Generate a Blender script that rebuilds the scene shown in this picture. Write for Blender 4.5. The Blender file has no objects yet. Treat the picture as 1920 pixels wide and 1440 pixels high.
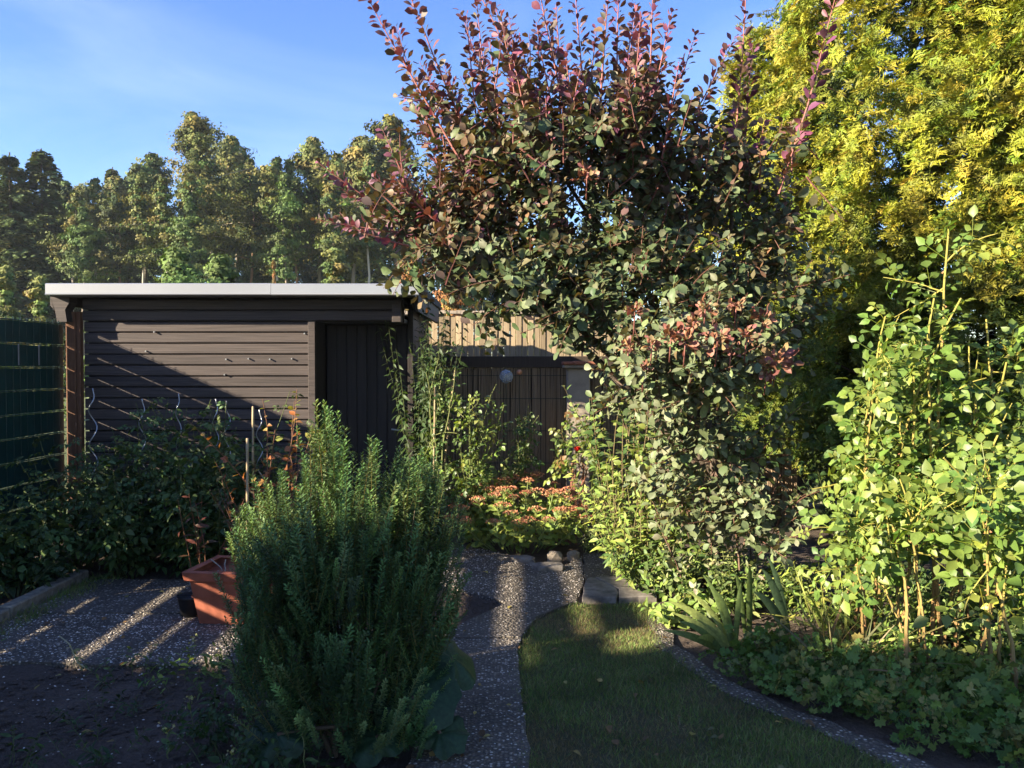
import bpy, bmesh, math
import numpy as np
from mathutils import Matrix, Vector

SC = bpy.context.scene
COL = SC.collection
rad = math.radians

# ------------------------------------------------------------------ camera
CAM_H = 1.65
F = 1553.0            # focal length in pixels of a 1920 wide picture
cam_data = bpy.data.cameras.new('camera')
cam = bpy.data.objects.new('camera', cam_data)
COL.objects.link(cam)
cam_data.sensor_width = 36.0
cam_data.lens = 36.0 * F / 1920.0
cam_data.clip_start = 0.05
cam_data.clip_end = 2000
cam.location = (0, 0, CAM_H)
cam.rotation_euler = (rad(90 - 1.22), 0, 0)
SC.camera = cam

# ------------------------------------------------------------------ sun, sky, exposure
SUN_AZ, SUN_EL = 64.0, 21.0          # the light travels 64 degrees right of the view axis
SD = Vector((math.cos(rad(SUN_EL)) * math.sin(rad(SUN_AZ)), math.cos(rad(SUN_EL)) * math.cos(rad(SUN_AZ)), -math.sin(rad(SUN_EL))))
sun_data = bpy.data.lights.new('sun', 'SUN')
sun_data.energy = 5.0
sun_data.angle = rad(0.55)
sun_data.color = (1.0, 0.87, 0.66)
sun = bpy.data.objects.new('sun', sun_data)
COL.objects.link(sun)
sun.rotation_euler = SD.to_track_quat('-Z', 'Y').to_euler()
sun.location = (-20, -10, 15)

world = bpy.data.worlds.new('World')
SC.world = world
world.use_nodes = True
wn = world.node_tree.nodes
wl = world.node_tree.links
wn.clear()
wo = wn.new('ShaderNodeOutputWorld')
bg = wn.new('ShaderNodeBackground')
sky = wn.new('ShaderNodeTexSky')
sky.sky_type = 'NISHITA'
sky.sun_disc = False
sky.sun_elevation = rad(SUN_EL)
to_sun = -SD
sky.sun_rotation = math.atan2(to_sun.x, to_sun.y)
sky.altitude = 100
sky.air_density = 1.0
sky.dust_density = 0.25
sky.ozone_density = 3.0
bg.inputs['Strength'].default_value = 0.08
# thin cirrus veils
tc = wn.new('ShaderNodeTexCoord')
mp = wn.new('ShaderNodeMapping')
mp.inputs['Rotation'].default_value = (0.0, 0.45, 0.3)
mp.inputs['Scale'].default_value = (1.3, 2.2, 5.0)
nz = wn.new('ShaderNodeTexNoise')
nz.inputs['Scale'].default_value = 1.7
nz.inputs['Detail'].default_value = 7
nz.inputs['Roughness'].default_value = 0.55
nz.inputs['Distortion'].default_value = 0.6
rp = wn.new('ShaderNodeValToRGB')
rp.color_ramp.elements[0].position = 0.45
rp.color_ramp.elements[1].position = 0.85
rp.color_ramp.elements[0].color = (0, 0, 0, 1)
rp.color_ramp.elements[1].color = (0.20, 0.20, 0.20, 1)
mx = wn.new('ShaderNodeMix')
mx.data_type = 'RGBA'
mx.inputs['B'].default_value = (4.2, 4.8, 5.8, 1)
hs = wn.new('ShaderNodeHueSaturation')
hs.inputs['Saturation'].default_value = 1.18
hs.inputs['Hue'].default_value = 0.518
wl.new(tc.outputs['Generated'], mp.inputs['Vector'])
wl.new(mp.outputs[0], nz.inputs['Vector'])
wl.new(nz.outputs[0], rp.inputs[0])
wl.new(rp.outputs[0], mx.inputs['Factor'])
wl.new(sky.outputs[0], hs.inputs['Color'])
wl.new(hs.outputs[0], mx.inputs['A'])
wl.new(mx.outputs['Result'], bg.inputs['Color'])
wl.new(bg.outputs[0], wo.inputs['Surface'])

SC.view_settings.view_transform = 'Standard'
SC.view_settings.look = 'None'
SC.view_settings.exposure = 2.05
SC.view_settings.gamma = 1.0
SC.view_settings.use_curve_mapping = False
SC.render.engine = 'CYCLES'
SC.cycles.max_bounces = 8
SC.cycles.diffuse_bounces = 3
SC.cycles.glossy_bounces = 3
SC.cycles.transmission_bounces = 4
SC.cycles.transparent_max_bounces = 8
SC.cycles.use_denoising = True

# ------------------------------------------------------------------ helpers: places
def P(px, py, d):
    """a world point from where it stands in a 1920 wide view at depth d"""
    return np.array([(px - 960.0) / F * d, d, CAM_H - (py - 687.0) / F * d])

def G(px, py, z=0.0):
    d = (CAM_H - z) * F / (py - 687.0)
    return np.array([(px - 960.0) / F * d, d, z])

# ------------------------------------------------------------------ helpers: objects
def link(o, parent=None):
    COL.objects.link(o)
    if parent is not None:
        o.parent = parent
    return o

def tag(o, label=None, cat=None, group=None, kind=None):
    if label: o['label'] = label
    if cat: o['category'] = cat
    if group: o['group'] = group
    if kind: o['kind'] = kind
    return o

def thing(name, label, cat, loc=(0, 0, 0), group=None, rz=0.0):
    o = bpy.data.objects.new(name, None)
    o.empty_display_size = 0.1
    link(o)
    o.location = [float(v) for v in loc]
    o.rotation_euler = (0, 0, rz)
    return tag(o, label, cat, group)

def nrm(v):
    v = np.asarray(v, float)
    return v / np.maximum(np.linalg.norm(v, axis=-1, keepdims=True), 1e-9)

class MB:
    """collects vertices, quads and triangles with a colour per vertex; builds ONE mesh"""
    def __init__(self):
        self.v, self.q, self.t, self.c, self.n = [], [], [], [], 0
    def add(self, V, Q=None, T=None, col=(1, 1, 1)):
        V = np.asarray(V, float).reshape(-1, 3)
        if Q is not None and len(Q): self.q.append(np.asarray(Q, np.int64).reshape(-1, 4) + self.n)
        if T is not None and len(T): self.t.append(np.asarray(T, np.int64).reshape(-1, 3) + self.n)
        c = np.asarray(col, float)
        if c.ndim == 1: c = np.tile(c, (len(V), 1))
        self.v.append(V); self.c.append(c); self.n += len(V)
        return self
    def tube(self, pts, r, sides=5, col=(1, 1, 1), cap=True):
        pts = np.asarray(pts, float)
        n = len(pts)
        r = np.broadcast_to(np.asarray(r, float), (n,)) if np.ndim(r) == 0 else np.asarray(r, float)
        tg = nrm(np.gradient(pts, axis=0))
        ref = np.array([0.0, 0, 1]) if abs(tg[0][2]) < 0.9 else np.array([1.0, 0, 0])
        a = nrm(np.cross(tg, ref)); b = np.cross(tg, a)
        ang = np.arange(sides) * 2 * math.pi / sides
        ring = (a[:, None, :] * np.cos(ang)[None, :, None] + b[:, None, :] * np.sin(ang)[None, :, None]) * r[:, None, None]
        V = (pts[:, None, :] + ring).reshape(-1, 3)
        Q = []
        for i in range(n - 1):
            for k in range(sides):
                k2 = (k + 1) % sides
                Q.append((i * sides + k, i * sides + k2, (i + 1) * sides + k2, (i + 1) * sides + k))
        T = []
        if cap:
            V = np.vstack([V, pts[-1:], pts[:1]])
            e = n * sides
            for k in range(sides):
                T.append(((n - 1) * sides + k, (n - 1) * sides + (k + 1) % sides, e))
                T.append(((k + 1) % sides, k, e + 1))
        return self.add(V, Q, T, col)
    def box(self, x0, x1, y0, y1, z0, z1, col=(1, 1, 1)):
        V = [(x0, y0, z0), (x1, y0, z0), (x1, y1, z0), (x0, y1, z0), (x0, y0, z1), (x1, y0, z1), (x1, y1, z1), (x0, y1, z1)]
        Q = [(3, 2, 1, 0), (4, 5, 6, 7), (0, 1, 5, 4), (1, 2, 6, 5), (2, 3, 7, 6), (3, 0, 4, 7)]
        return self.add(V, Q, None, col)
    def mesh(self, name, mat, smooth=False):
        me = bpy.data.meshes.new(name)
        V = np.vstack(self.v)
        Q = np.vstack(self.q) if self.q else np.zeros((0, 4), np.int64)
        T = np.vstack(self.t) if self.t else np.zeros((0, 3), np.int64)
        nq, nt = len(Q), len(T)
        me.vertices.add(len(V)); me.vertices.foreach_set('co', V.astype(np.float32).ravel())
        me.loops.add(nq * 4 + nt * 3)
        me.loops.foreach_set('vertex_index', np.concatenate([Q.ravel(), T.ravel()]).astype(np.int32))
        me.polygons.add(nq + nt)
        st = np.concatenate([np.arange(nq) * 4, nq * 4 + np.arange(nt) * 3]).astype(np.int32)
        me.polygons.foreach_set('loop_start', st)
        me.polygons.foreach_set('use_smooth', np.full(nq + nt, bool(smooth)))
        me.update(calc_edges=True)
        ca = me.color_attributes.new('Col', 'FLOAT_COLOR', 'POINT')
        C = np.ones((len(V), 4), np.float32); C[:, :3] = np.vstack(self.c)
        ca.data.foreach_set('color', C.ravel())
        me.materials.append(mat)
        me.validate()
        return me
    def build(self, name, mat, parent=None, smooth=False, bevel=0.0, kind=None):
        o = bpy.data.objects.new(name, self.mesh(name, mat, smooth))
        link(o, parent)
        if bevel:
            m = o.modifiers.new('bevel', 'BEVEL'); m.width = bevel; m.segments = 1; m.limit_method = 'ANGLE'
        if kind: o['kind'] = kind
        return o

def prism(poly, z0, z1, jag=0.0, seed=0):
    """extruded polygon as MB; the outline can be broken a little"""
    rng = np.random.default_rng(seed)
    poly = [np.array(p, float) for p in poly]
    pts = []
    for i, p in enumerate(poly):
        q = poly[(i + 1) % len(poly)]
        n = max(1, int(np.linalg.norm(q - p) / 0.12)) if jag else 1
        for k in range(n):
            w = p + (q - p) * k / n
            if jag and k: w = w + rng.normal(0, jag, 2)
            pts.append(w)
    bm = bmesh.new()
    top = [bm.verts.new((p[0], p[1], z1)) for p in pts]
    f = bm.faces.new(top)
    f.normal_update()
    if f.normal.z < 0: f.normal_flip()
    res = bmesh.ops.triangulate(bm, faces=[f])
    bm.verts.index_update()
    T = [[v.index for v in ff.verts] for ff in bm.faces]
    bm.free()
    m = len(pts)
    V = [(p[0], p[1], z1) for p in pts] + [(p[0], p[1], z0) for p in pts]
    area = sum(pts[i][0] * pts[(i + 1) % m][1] - pts[(i + 1) % m][0] * pts[i][1] for i in range(m))
    Q = []
    for i in range(m):
        j = (i + 1) % m
        Q.append((i, i + m, j + m, j) if area > 0 else (j, j + m, i + m, i))
    return MB().add(V, Q, T)

def inside(poly, x, y):
    poly = np.asarray(poly, float)
    c = np.zeros(len(x), bool)
    j = len(poly) - 1
    for i in range(len(poly)):
        xi, yi = poly[i]; xj, yj = poly[j]
        hit = ((yi > y) != (yj > y)) & (x < (xj - xi) * (y - yi) / (yj - yi + 1e-12) + xi)
        c ^= hit; j = i
    return c

# ------------------------------------------------------------------ helpers: materials
def new_mat(name):
    m = bpy.data.materials.new(name)
    m.use_nodes = True
    n = m.node_tree.nodes; l = m.node_tree.links
    b = n['Principled BSDF']
    return m, n, l, b

def ramp(n, stops):
    r = n.new('ShaderNodeValToRGB')
    el = r.color_ramp.elements
    while len(el) < len(stops): el.new(0.5)
    for e, (p, c) in zip(el, stops):
        e.position = p; e.color = (*c, 1) if len(c) == 3 else c
    return r

def coords(n, l, scale=(1, 1, 1), space='Object'):
    t = n.new('ShaderNodeTexCoord'); mp = n.new('ShaderNodeMapping')
    mp.inputs['Scale'].default_value = scale
    l.new(t.outputs[space], mp.inputs['Vector'])
    return mp.outputs[0]

def noise(n, l, vec, scale, detail=4, rough=0.55):
    t = n.new('ShaderNodeTexNoise')
    t.inputs['Scale'].default_value = scale; t.inputs['Detail'].default_value = detail; t.inputs['Roughness'].default_value = rough
    l.new(vec, t.inputs['Vector'])
    return t.outputs[0]

def bump(n, l, b, height, strength=0.3, dist=0.01):
    u = n.new('ShaderNodeBump')
    u.inputs['Strength'].default_value = strength; u.inputs['Distance'].default_value = dist
    l.new(height, u.inputs['Height']); l.new(u.outputs[0], b.inputs['Normal'])

def mixc(n, l, fac, a, b, mode='MIX'):
    m = n.new('ShaderNodeMix'); m.data_type = 'RGBA'; m.blend_type = mode
    if isinstance(fac, (int, float)): m.inputs['Factor'].default_value = fac
    else: l.new(fac, m.inputs['Factor'])
    for s, v in (('A', a), ('B', b)):
        if isinstance(v, tuple): m.inputs[s].default_value = (*v, 1)
        else: l.new(v, m.inputs[s])
    return m.outputs['Result']

def leaf_mat(name, rough=0.5, trans=0.3, spec=0.3, tint=(1.15, 1.1, 0.45), mottle=0.25, scale=60):
    m, n, l, b = new_mat(name)
    a = n.new('ShaderNodeAttribute'); a.attribute_name = 'Col'
    v = coords(n, l)
    nz = noise(n, l, v, scale, 2)
    r = ramp(n, [(0.3, (1 - mottle,) * 3), (0.7, (1 + mottle,) * 3)])
    l.new(nz, r.inputs[0])
    c = mixc(n, l, 1.0, a.outputs['Color'], r.outputs[0], 'MULTIPLY')
    l.new(c, b.inputs['Base Color'])
    b.inputs['Roughness'].default_value = rough
    b.inputs['Specular IOR Level'].default_value = spec
    t = n.new('ShaderNodeBsdfTranslucent')
    l.new(mixc(n, l, 1.0, c, tint, 'MULTIPLY'), t.inputs['Color'])
    s = n.new('ShaderNodeMixShader'); s.inputs[0].default_value = trans
    l.new(b.outputs[0], s.inputs[1]); l.new(t.outputs[0], s.inputs[2])
    l.new(s.outputs[0], n['Material Output'].inputs['Surface'])
    return m

def wood_mat(name, c0, c1, scale=(1.2, 22, 22), rough=0.7, spec=0.25, b_str=0.35):
    """painted or bare wood; the grain runs along the local axis with the small scale"""
    m, n, l, b = new_mat(name)
    v = coords(n, l, scale)
    oi = n.new('ShaderNodeObjectInfo')
    ad = n.new('ShaderNodeVectorMath'); ad.operation = 'ADD'
    ml = n.new('ShaderNodeVectorMath'); ml.operation = 'SCALE'; ml.inputs['Scale'].default_value = 37.0
    l.new(oi.outputs['Random'], ml.inputs[0]); l.new(v, ad.inputs[0]); l.new(ml.outputs[0], ad.inputs[1])
    g = noise(n, l, ad.outputs[0], 2.2, 7, 0.62)
    r = ramp(n, [(0.3, c0), (0.7, c1)])
    l.new(g, r.inputs[0])
    rr = ramp(n, [(0.0, (0.82,) * 3), (1.0, (1.18,) * 3)])
    l.new(oi.outputs['Random'], rr.inputs[0])
    at = n.new('ShaderNodeAttribute'); at.attribute_name = 'Col'
    c = mixc(n, l, 1.0, r.outputs[0], rr.outputs[0], 'MULTIPLY')
    l.new(mixc(n, l, 1.0, c, at.outputs['Color'], 'MULTIPLY'), b.inputs['Base Color'])
    b.inputs['Roughness'].default_value = rough
    b.inputs['Specular IOR Level'].default_value = spec
    bump(n, l, b, g, b_str, 0.004)
    return m

def plain_mat(name, col, rough=0.5, metal=0.0, spec=0.4, vary=0.2, scale=12, b_str=0.1, use_col=False):
    m, n, l, b = new_mat(name)
    v = coords(n, l)
    g = noise(n, l, v, scale, 5)
    r = ramp(n, [(0.3, tuple(x * (1 - vary) for x in col)), (0.7, tuple(min(1, x * (1 + vary)) for x in col))])
    l.new(g, r.inputs[0])
    c = r.outputs[0]
    if use_col:
        a = n.new('ShaderNodeAttribute'); a.attribute_name = 'Col'
        c = mixc(n, l, 1.0, c, a.outputs['Color'], 'MULTIPLY')
    l.new(c, b.inputs['Base Color'])
    b.inputs['Roughness'].default_value = rough; b.inputs['Metallic'].default_value = metal
    b.inputs['Specular IOR Level'].default_value = spec
    if b_str: bump(n, l, b, g, b_str, 0.005)
    return m

M = {}
M['shed'] = wood_mat('dark_brown_stain', (0.034, 0.027, 0.025), (0.088, 0.069, 0.062), (0.9, 26, 40), 0.66, 0.3, 0.6)
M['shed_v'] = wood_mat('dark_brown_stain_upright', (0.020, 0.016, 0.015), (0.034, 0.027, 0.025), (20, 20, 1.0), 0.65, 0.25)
M['post'] = wood_mat('red_brown_post', (0.10, 0.045, 0.025), (0.20, 0.10, 0.055), (20, 20, 1.0), 0.8)
M['oldwood'] = wood_mat('weathered_boards', (0.20, 0.15, 0.10), (0.40, 0.31, 0.21), (26, 26, 1.1), 0.85)
M['darkwood'] = wood_mat('dark_fence_wood', (0.035, 0.026, 0.02), (0.07, 0.05, 0.038), (20, 20, 1.0), 0.85)
M['reed'] = wood_mat('reed', (0.17, 0.13, 0.095), (0.30, 0.24, 0.17), (60, 60, 2.0), 0.85)
M['bamboo'] = wood_mat('cane', (0.28, 0.21, 0.12), (0.42, 0.32, 0.19), (40, 40, 3.0), 0.6)
M['bark'] = wood_mat('bark', (0.055, 0.042, 0.032), (0.14, 0.11, 0.085), (14, 14, 3), 0.9, 0.15, 0.8)
M['twig'] = plain_mat('twig_bark', (1, 1, 1), 0.75, 0, 0.2, 0.2, 30, 0.1, use_col=True)
M['farbark'] = plain_mat('far_bark', (1, 1, 1), 0.9, 0, 0.1, 0.35, 1.5, 0.0, use_col=True)
M['alu'] = plain_mat('aluminium_edge', (0.35, 0.36, 0.38), 0.36, 0.5, 0.5, 0.06, 1.2, 0.02)
M['spiral'] = plain_mat('spiral_metal', (0.45, 0.46, 0.48), 0.45, 0.7, 0.5, 0.1, 20, 0)
M['strip'] = plain_mat('green_pvc', (0.008, 0.040, 0.034), 0.5, 0, 0.35, 0.25, 8, 0.1)
M['wire'] = plain_mat('green_wire', (0.010, 0.034, 0.027), 0.5, 0.1, 0.35, 0.15, 20, 0)
M['roof'] = plain_mat('roof_felt', (0.06, 0.06, 0.06), 0.9, 0, 0.2, 0.3, 30, 0.3)
M['terracotta'] = plain_mat('terracotta_plastic', (0.28, 0.085, 0.048), 0.6, 0, 0.3, 0.38, 7, 0.2)
M['tub'] = plain_mat('tub_form', (0.012, 0.012, 0.014), 0.5, 0, 0.3, 0.2, 9, 0.05)
M['stone'] = plain_mat('grey_stone', (0.17, 0.15, 0.13), 0.85, 0, 0.2, 0.45, 14, 0.7)
M['kerb'] = plain_mat('mossy_concrete', (0.20, 0.18, 0.14), 0.9, 0, 0.2, 0.4, 20, 0.5)
M['render'] = plain_mat('house_render', (0.55, 0.5, 0.42), 0.9, 0, 0.2, 0.08, 4, 0.2)
M['tile'] = plain_mat('clay_tile', (0.26, 0.10, 0.06), 0.8, 0, 0.25, 0.3, 6, 0.3)
M['pale'] = plain_mat('pale_concrete', (0.30, 0.25, 0.20), 0.9, 0, 0.2, 0.2, 9, 0.4)
M['petal'] = leaf_mat('petal', 0.6, 0.25, 0.2, (1.1, 0.9, 0.8), 0.2, 90)
M['leaf'] = leaf_mat('leaf', 0.5, 0.30, 0.28)
M['rose_leaf'] = leaf_mat('rose_leaf', 0.42, 0.36, 0.36, (1.2, 1.15, 0.35), 0.22, 70)
M['smoke_leaf'] = leaf_mat('smoke_leaf', 0.52, 0.20, 0.32, (1.3, 0.8, 0.35), 0.18, 50)
M['needle'] = leaf_mat('needle', 0.55, 0.22, 0.25, (1.1, 1.0, 0.4), 0.15, 8)
M['far_leaf'] = leaf_mat('far_leaf', 0.6, 0.12, 0.15, (1.15, 1.05, 0.4), 0.3, 0.6)
M['grass'] = leaf_mat('grass', 0.55, 0.25, 0.2, (1.1, 1.05, 0.4), 0.25, 3)

def glass():
    m, n, l, b = new_mat('glass_ball')
    b.inputs['Base Color'].default_value = (0.75, 0.82, 0.95, 1)
    b.inputs['Transmission Weight'].default_value = 0.75
    b.inputs['Roughness'].default_value = 0.08
    return m
M['glass'] = glass()

def soil_mat():
    m, n, l, b = new_mat('garden_soil')
    v = coords(n, l)
    a = noise(n, l, v, 2.0, 6, 0.6); c = noise(n, l, v, 40, 6, 0.7)
    r = ramp(n, [(0.3, (0.065, 0.05, 0.04)), (0.55, (0.13, 0.10, 0.08)), (0.75, (0.21, 0.165, 0.13))])
    l.new(mixc(n, l, 0.5, a, c), r.inputs[0])
    l.new(r.outputs[0], b.inputs['Base Color'])
    b.inputs['Roughness'].default_value = 0.95; b.inputs['Specular IOR Level'].default_value = 0.15
    bump(n, l, b, c, 1.0, 0.03)
    return m
M['soil'] = soil_mat()

def meadow_mat():
    m, n, l, b = new_mat('meadow')
    v = coords(n, l)
    a = noise(n, l, v, 0.5, 6, 0.6); c = noise(n, l, v, 30, 4, 0.7)
    r = ramp(n, [(0.3, (0.05, 0.075, 0.02)), (0.55, (0.09, 0.11, 0.03)), (0.75, (0.16, 0.14, 0.06))])
    l.new(mixc(n, l, 0.5, a, c), r.inputs[0])
    l.new(r.outputs[0], b.inputs['Base Color'])
    b.inputs['Roughness'].default_value = 0.95
    bump(n, l, b, c, 1.0, 0.05)
    return m
M['meadow'] = meadow_mat()

def turf_mat():
    m, n, l, b = new_mat('turf_base')
    v = coords(n, l)
    a = noise(n, l, v, 3.0, 5, 0.6); c = noise(n, l, v, 160, 3, 0.7)
    r = ramp(n, [(0.3, (0.05, 0.055, 0.02)), (0.55, (0.09, 0.085, 0.035)), (0.75, (0.15, 0.12, 0.06))])
    l.new(mixc(n, l, 0.5, a, c), r.inputs[0])
    l.new(r.outputs[0], b.inputs['Base Color'])
    b.inputs['Roughness'].default_value = 0.95
    bump(n, l, b, c, 1.0, 0.02)
    return m
M['turf'] = turf_mat()

def aggregate_mat():
    """washed concrete: pale and dark pebbles standing in grey mortar"""
    m, n, l, b = new_mat('washed_concrete')
    v = coords(n, l)
    vo = n.new('ShaderNodeTexVoronoi'); vo.inputs['Scale'].default_value = 58; vo.inputs['Randomness'].default_value = 1.0
    l.new(v, vo.inputs['Vector'])
    sp = n.new('ShaderNodeSeparateColor'); l.new(vo.outputs['Color'], sp.inputs[0])
    peb = ramp(n, [(0.0, (0.085, 0.072, 0.058)), (0.5, (0.17, 0.145, 0.12)), (0.76, (0.27, 0.235, 0.195)), (0.86, (0.45, 0.41, 0.36)), (1.0, (0.62, 0.58, 0.53))])
    l.new(sp.outputs[0], peb.inputs[0])
    edge = ramp(n, [(0.30, (0, 0, 0)), (0.52, (1, 1, 1))])
    dm = n.new('ShaderNodeMath'); dm.operation = 'MULTIPLY'; dm.inputs[1].default_value = 1.0
    l.new(vo.outputs['Distance'], dm.inputs[0]); l.new(dm.outputs[0], edge.inputs[0])
    c = mixc(n, l, edge.outputs[0], peb.outputs[0], (0.10, 0.088, 0.075))
    big = noise(n, l, v, 2.2, 5, 0.6)
    st = ramp(n, [(0.3, (0.62, 0.60, 0.56)), (0.65, (1.08, 1.05, 1.0))]); l.new(big, st.inputs[0])
    l.new(mixc(n, l, 1.0, c, st.outputs[0], 'MULTIPLY'), b.inputs['Base Color'])
    b.inputs['Roughness'].default_value = 0.8; b.inputs['Specular IOR Level'].default_value = 0.3
    inv = n.new('ShaderNodeMath'); inv.operation = 'SUBTRACT'; inv.inputs[0].default_value = 1.0
    l.new(vo.outputs['Distance'], inv.inputs[1])
    bump(n, l, b, inv.outputs[0], 0.9, 0.012)
    return m
M['aggregate'] = aggregate_mat()

# ------------------------------------------------------------------ helpers: leaves
def leaf_tpl(w, n=4, width=0.5, fold=0.18, curl=-0.12, petiole=0.25, wave=0.0):
    """leaf along +y, blade from y=petiole to y=petiole+1, normal +z"""
    V, Q = [], []
    ts = np.linspace(0, 1, n + 1)
    for i, t in enumerate(ts):
        hw = max(0.012, w(t)) * width
        zc = curl * t * t
        wz = wave * math.sin(t * 9.0)
        V += [(-hw, petiole + t, zc + fold * hw + wz * hw), (0, petiole + t, zc), (hw, petiole + t, zc + fold * hw - wz * hw)]
    for i in range(n):
        a = i * 3
        Q += [(a, a + 1, a + 4, a + 3), (a + 1, a + 2, a + 5, a + 4)]
    C = [(1, 1, 1)] * len(V)
    if petiole > 0.02:
        k = len(V)
        V += [(-0.018, 0, 0), (0.018, 0, 0), (0.018, petiole, 0.0), (-0.018, petiole, 0.0)]
        Q += [(k, k + 1, k + 2, k + 3)]
        C += [(1.5, 1.0, 0.7)] * 4
    return np.array(V, float), np.array(Q), np.array(C, float)

def w_ovate(t): return math.sin(math.pi * min(1, t ** 0.72)) ** 0.9
def w_obov(t): return (math.sin(math.pi * t ** 1.15) ** 0.62) * (0.75 + 0.25 * t)
def w_lance(t): return math.sin(math.pi * t ** 0.85)
def w_round(t): return math.sqrt(max(0.0, 1 - (2 * t - 1) ** 2))

def merge_tpl(parts):
    V, Q, C, k = [], [], [], 0
    for v, q, c in parts:
        V.append(v); Q.append(q + k); C.append(c); k += len(v)
    return np.vstack(V), np.vstack(Q), np.vstack(C)

def xf(tpl, pos=(0, 0, 0), yaw=0.0, s=1.0, pitch=0.0, roll=0.0):
    R = np.array((Matrix.Rotation(yaw, 3, 'Z') @ Matrix.Rotation(pitch, 3, 'X') @ Matrix.Rotation(roll, 3, 'Y')))
    return tpl[0] @ R.T * s + np.array(pos), tpl[1], tpl[2]

T_SMOKE = [leaf_tpl(w_obov, 4, w, f, c, 0.28, wv) for w, f, c, wv in ((0.40, 0.22, -0.15, 0.05), (0.36, 0.10, -0.05, 0.12), (0.42, 0.35, -0.30, 0.02), (0.30, 0.30, 0.10, 0.08), (0.27, 0.5, -0.18, 0.05))]
T_YOUNG = [leaf_tpl(w_lance, 3, 0.24, 0.5, -0.05, 0.1)]
T_OV = [leaf_tpl(w_ovate, 4, 0.32, f, c, 0.12, wv) for f, c, wv in ((0.3, -0.2, 0.05), (0.15, -0.05, 0.1), (0.45, -0.3, 0))]
T_LANCE = [leaf_tpl(w_lance, 4, 0.17, f, c, 0.05) for f, c in ((0.3, -0.25), (0.2, -0.05), (0.4, -0.45))]
T_FLESHY = [leaf_tpl(w_obov, 4, 0.28, f, c, 0.05) for f, c in ((0.35, -0.1), (0.2, 0.1))]
_lf = leaf_tpl(w_ovate, 3, 0.36, 0.25, -0.15, 0.05)
_lf2 = leaf_tpl(w_ovate, 3, 0.34, 0.1, -0.3, 0.05)
def compound(pairs, size, rach=1.0, jag=0.0, lf=(_lf, _lf2)):
    parts = [(np.array([(-0.012, 0, 0), (0.012, 0, 0), (0.008, rach, -0.03), (-0.008, rach, -0.03)], float), np.array([(0, 1, 2, 3)]), np.ones((4, 3)) * [1.2, 1.0, 0.6])]
    for k in range(pairs):
        y = rach * (0.38 + 0.55 * k / max(1, pairs - 1) * 0.85) if pairs > 1 else rach * 0.5
        s = size * (0.8 + 0.2 * k / max(1, pairs))
        for sd in (-1, 1):
            parts.append(xf(lf[k % 2], (sd * 0.02, y, -0.02), -sd * (1.05 + jag * (k % 2)), s, pitch=-0.15, roll=sd * 0.25))
    parts.append(xf(lf[0], (0, rach * 0.97, -0.03), 0, size * 1.1, pitch=-0.2))
    return merge_tpl(parts)
T_ROSE = [compound(2, 0.46), compound(2, 0.42, jag=0.2), compound(1, 0.5)]
_tl = leaf_tpl(w_ovate, 3, 0.30, 0.3, -0.35, 0.05, 0.15)
T_TOM = [compound(3, 0.42, 1.0, 0.3, (_tl, _tl)), compound(2, 0.5, 0.9, 0.2, (_tl, _tl))]
def lobed():
    V = [(0, 0.55, -0.05)]; Q = []
    k = 15
    for i in range(k):
        a = -2.4 + 4.8 * i / (k - 1)
        r = 0.5 * (1.0 if i % 2 == 0 else 0.72) * (0.85 + 0.15 * math.cos(a))
        V.append((math.sin(a) * r, 0.55 + math.cos(a) * r, 0.08 * math.cos(a * 5) - 0.05 + 0.12 * r))
    for i in range(1, k - 1, 2):
        Q.append((0, i + 2, i + 1, i))
    n = len(V)
    V += [(-0.015, 0, 0), (0.015, 0, 0), (0.015, 0.5, -0.02), (-0.015, 0.5, -0.02)]
    Q.append((n, n + 1, n + 2, n + 3))
    return np.array(V, float), np.array(Q), np.ones((len(V), 3))
_lob = lobed()
def trifol():
    return merge_tpl([xf(_lob, (0, 0.3, 0), a, 0.7, pitch=p) for a, p in ((0, -0.1), (1.5, 0.1), (-1.5, 0.05))])
T_LOBED = [_lob, trifol()]
def blade_tpl(n=3, width=0.05, curl=-0.3):
    V, Q = [], []
    for i in range(n + 1):
        t = i / n
        hw = width * (1 - t ** 2) * 0.5 + 0.002
        V += [(-hw, t, curl * t * t), (hw, t, curl * t * t)]
    for i in range(n): Q.append((2 * i, 2 * i + 1, 2 * i + 3, 2 * i + 2) if i < n - 1 else (2 * i, 2 * i + 1, 2 * i + 3, 2 * i + 3))
    return np.array(V, float), np.array(Q), np.ones((len(V), 3))
T_GRASS = [blade_tpl(2, 0.07, -0.25), blade_tpl(2, 0.06, -0.6), blade_tpl(2, 0.08, 0.1)]
T_LONG = [blade_tpl(5, 0.03, -0.5), blade_tpl(5, 0.025, -0.25), blade_tpl(5, 0.03, -0.8)]
T_TRI = [(np.array([(-0.45, 0, 0), (0.45, -.1, .05), (0.05, 0.75, 0.0)], float), np.array([(0, 1, 2, 2)]), np.ones((3, 3)))]
T_QUAD = [(np.array([(-0.42, 0, 0), (-0.1, -0.35, 0.06), (0.45, 0.02, -0.05), (0.05, 0.5, 0.05)], float), np.array([(0, 1, 2, 3)]), np.ones((4, 3)))]

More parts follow.
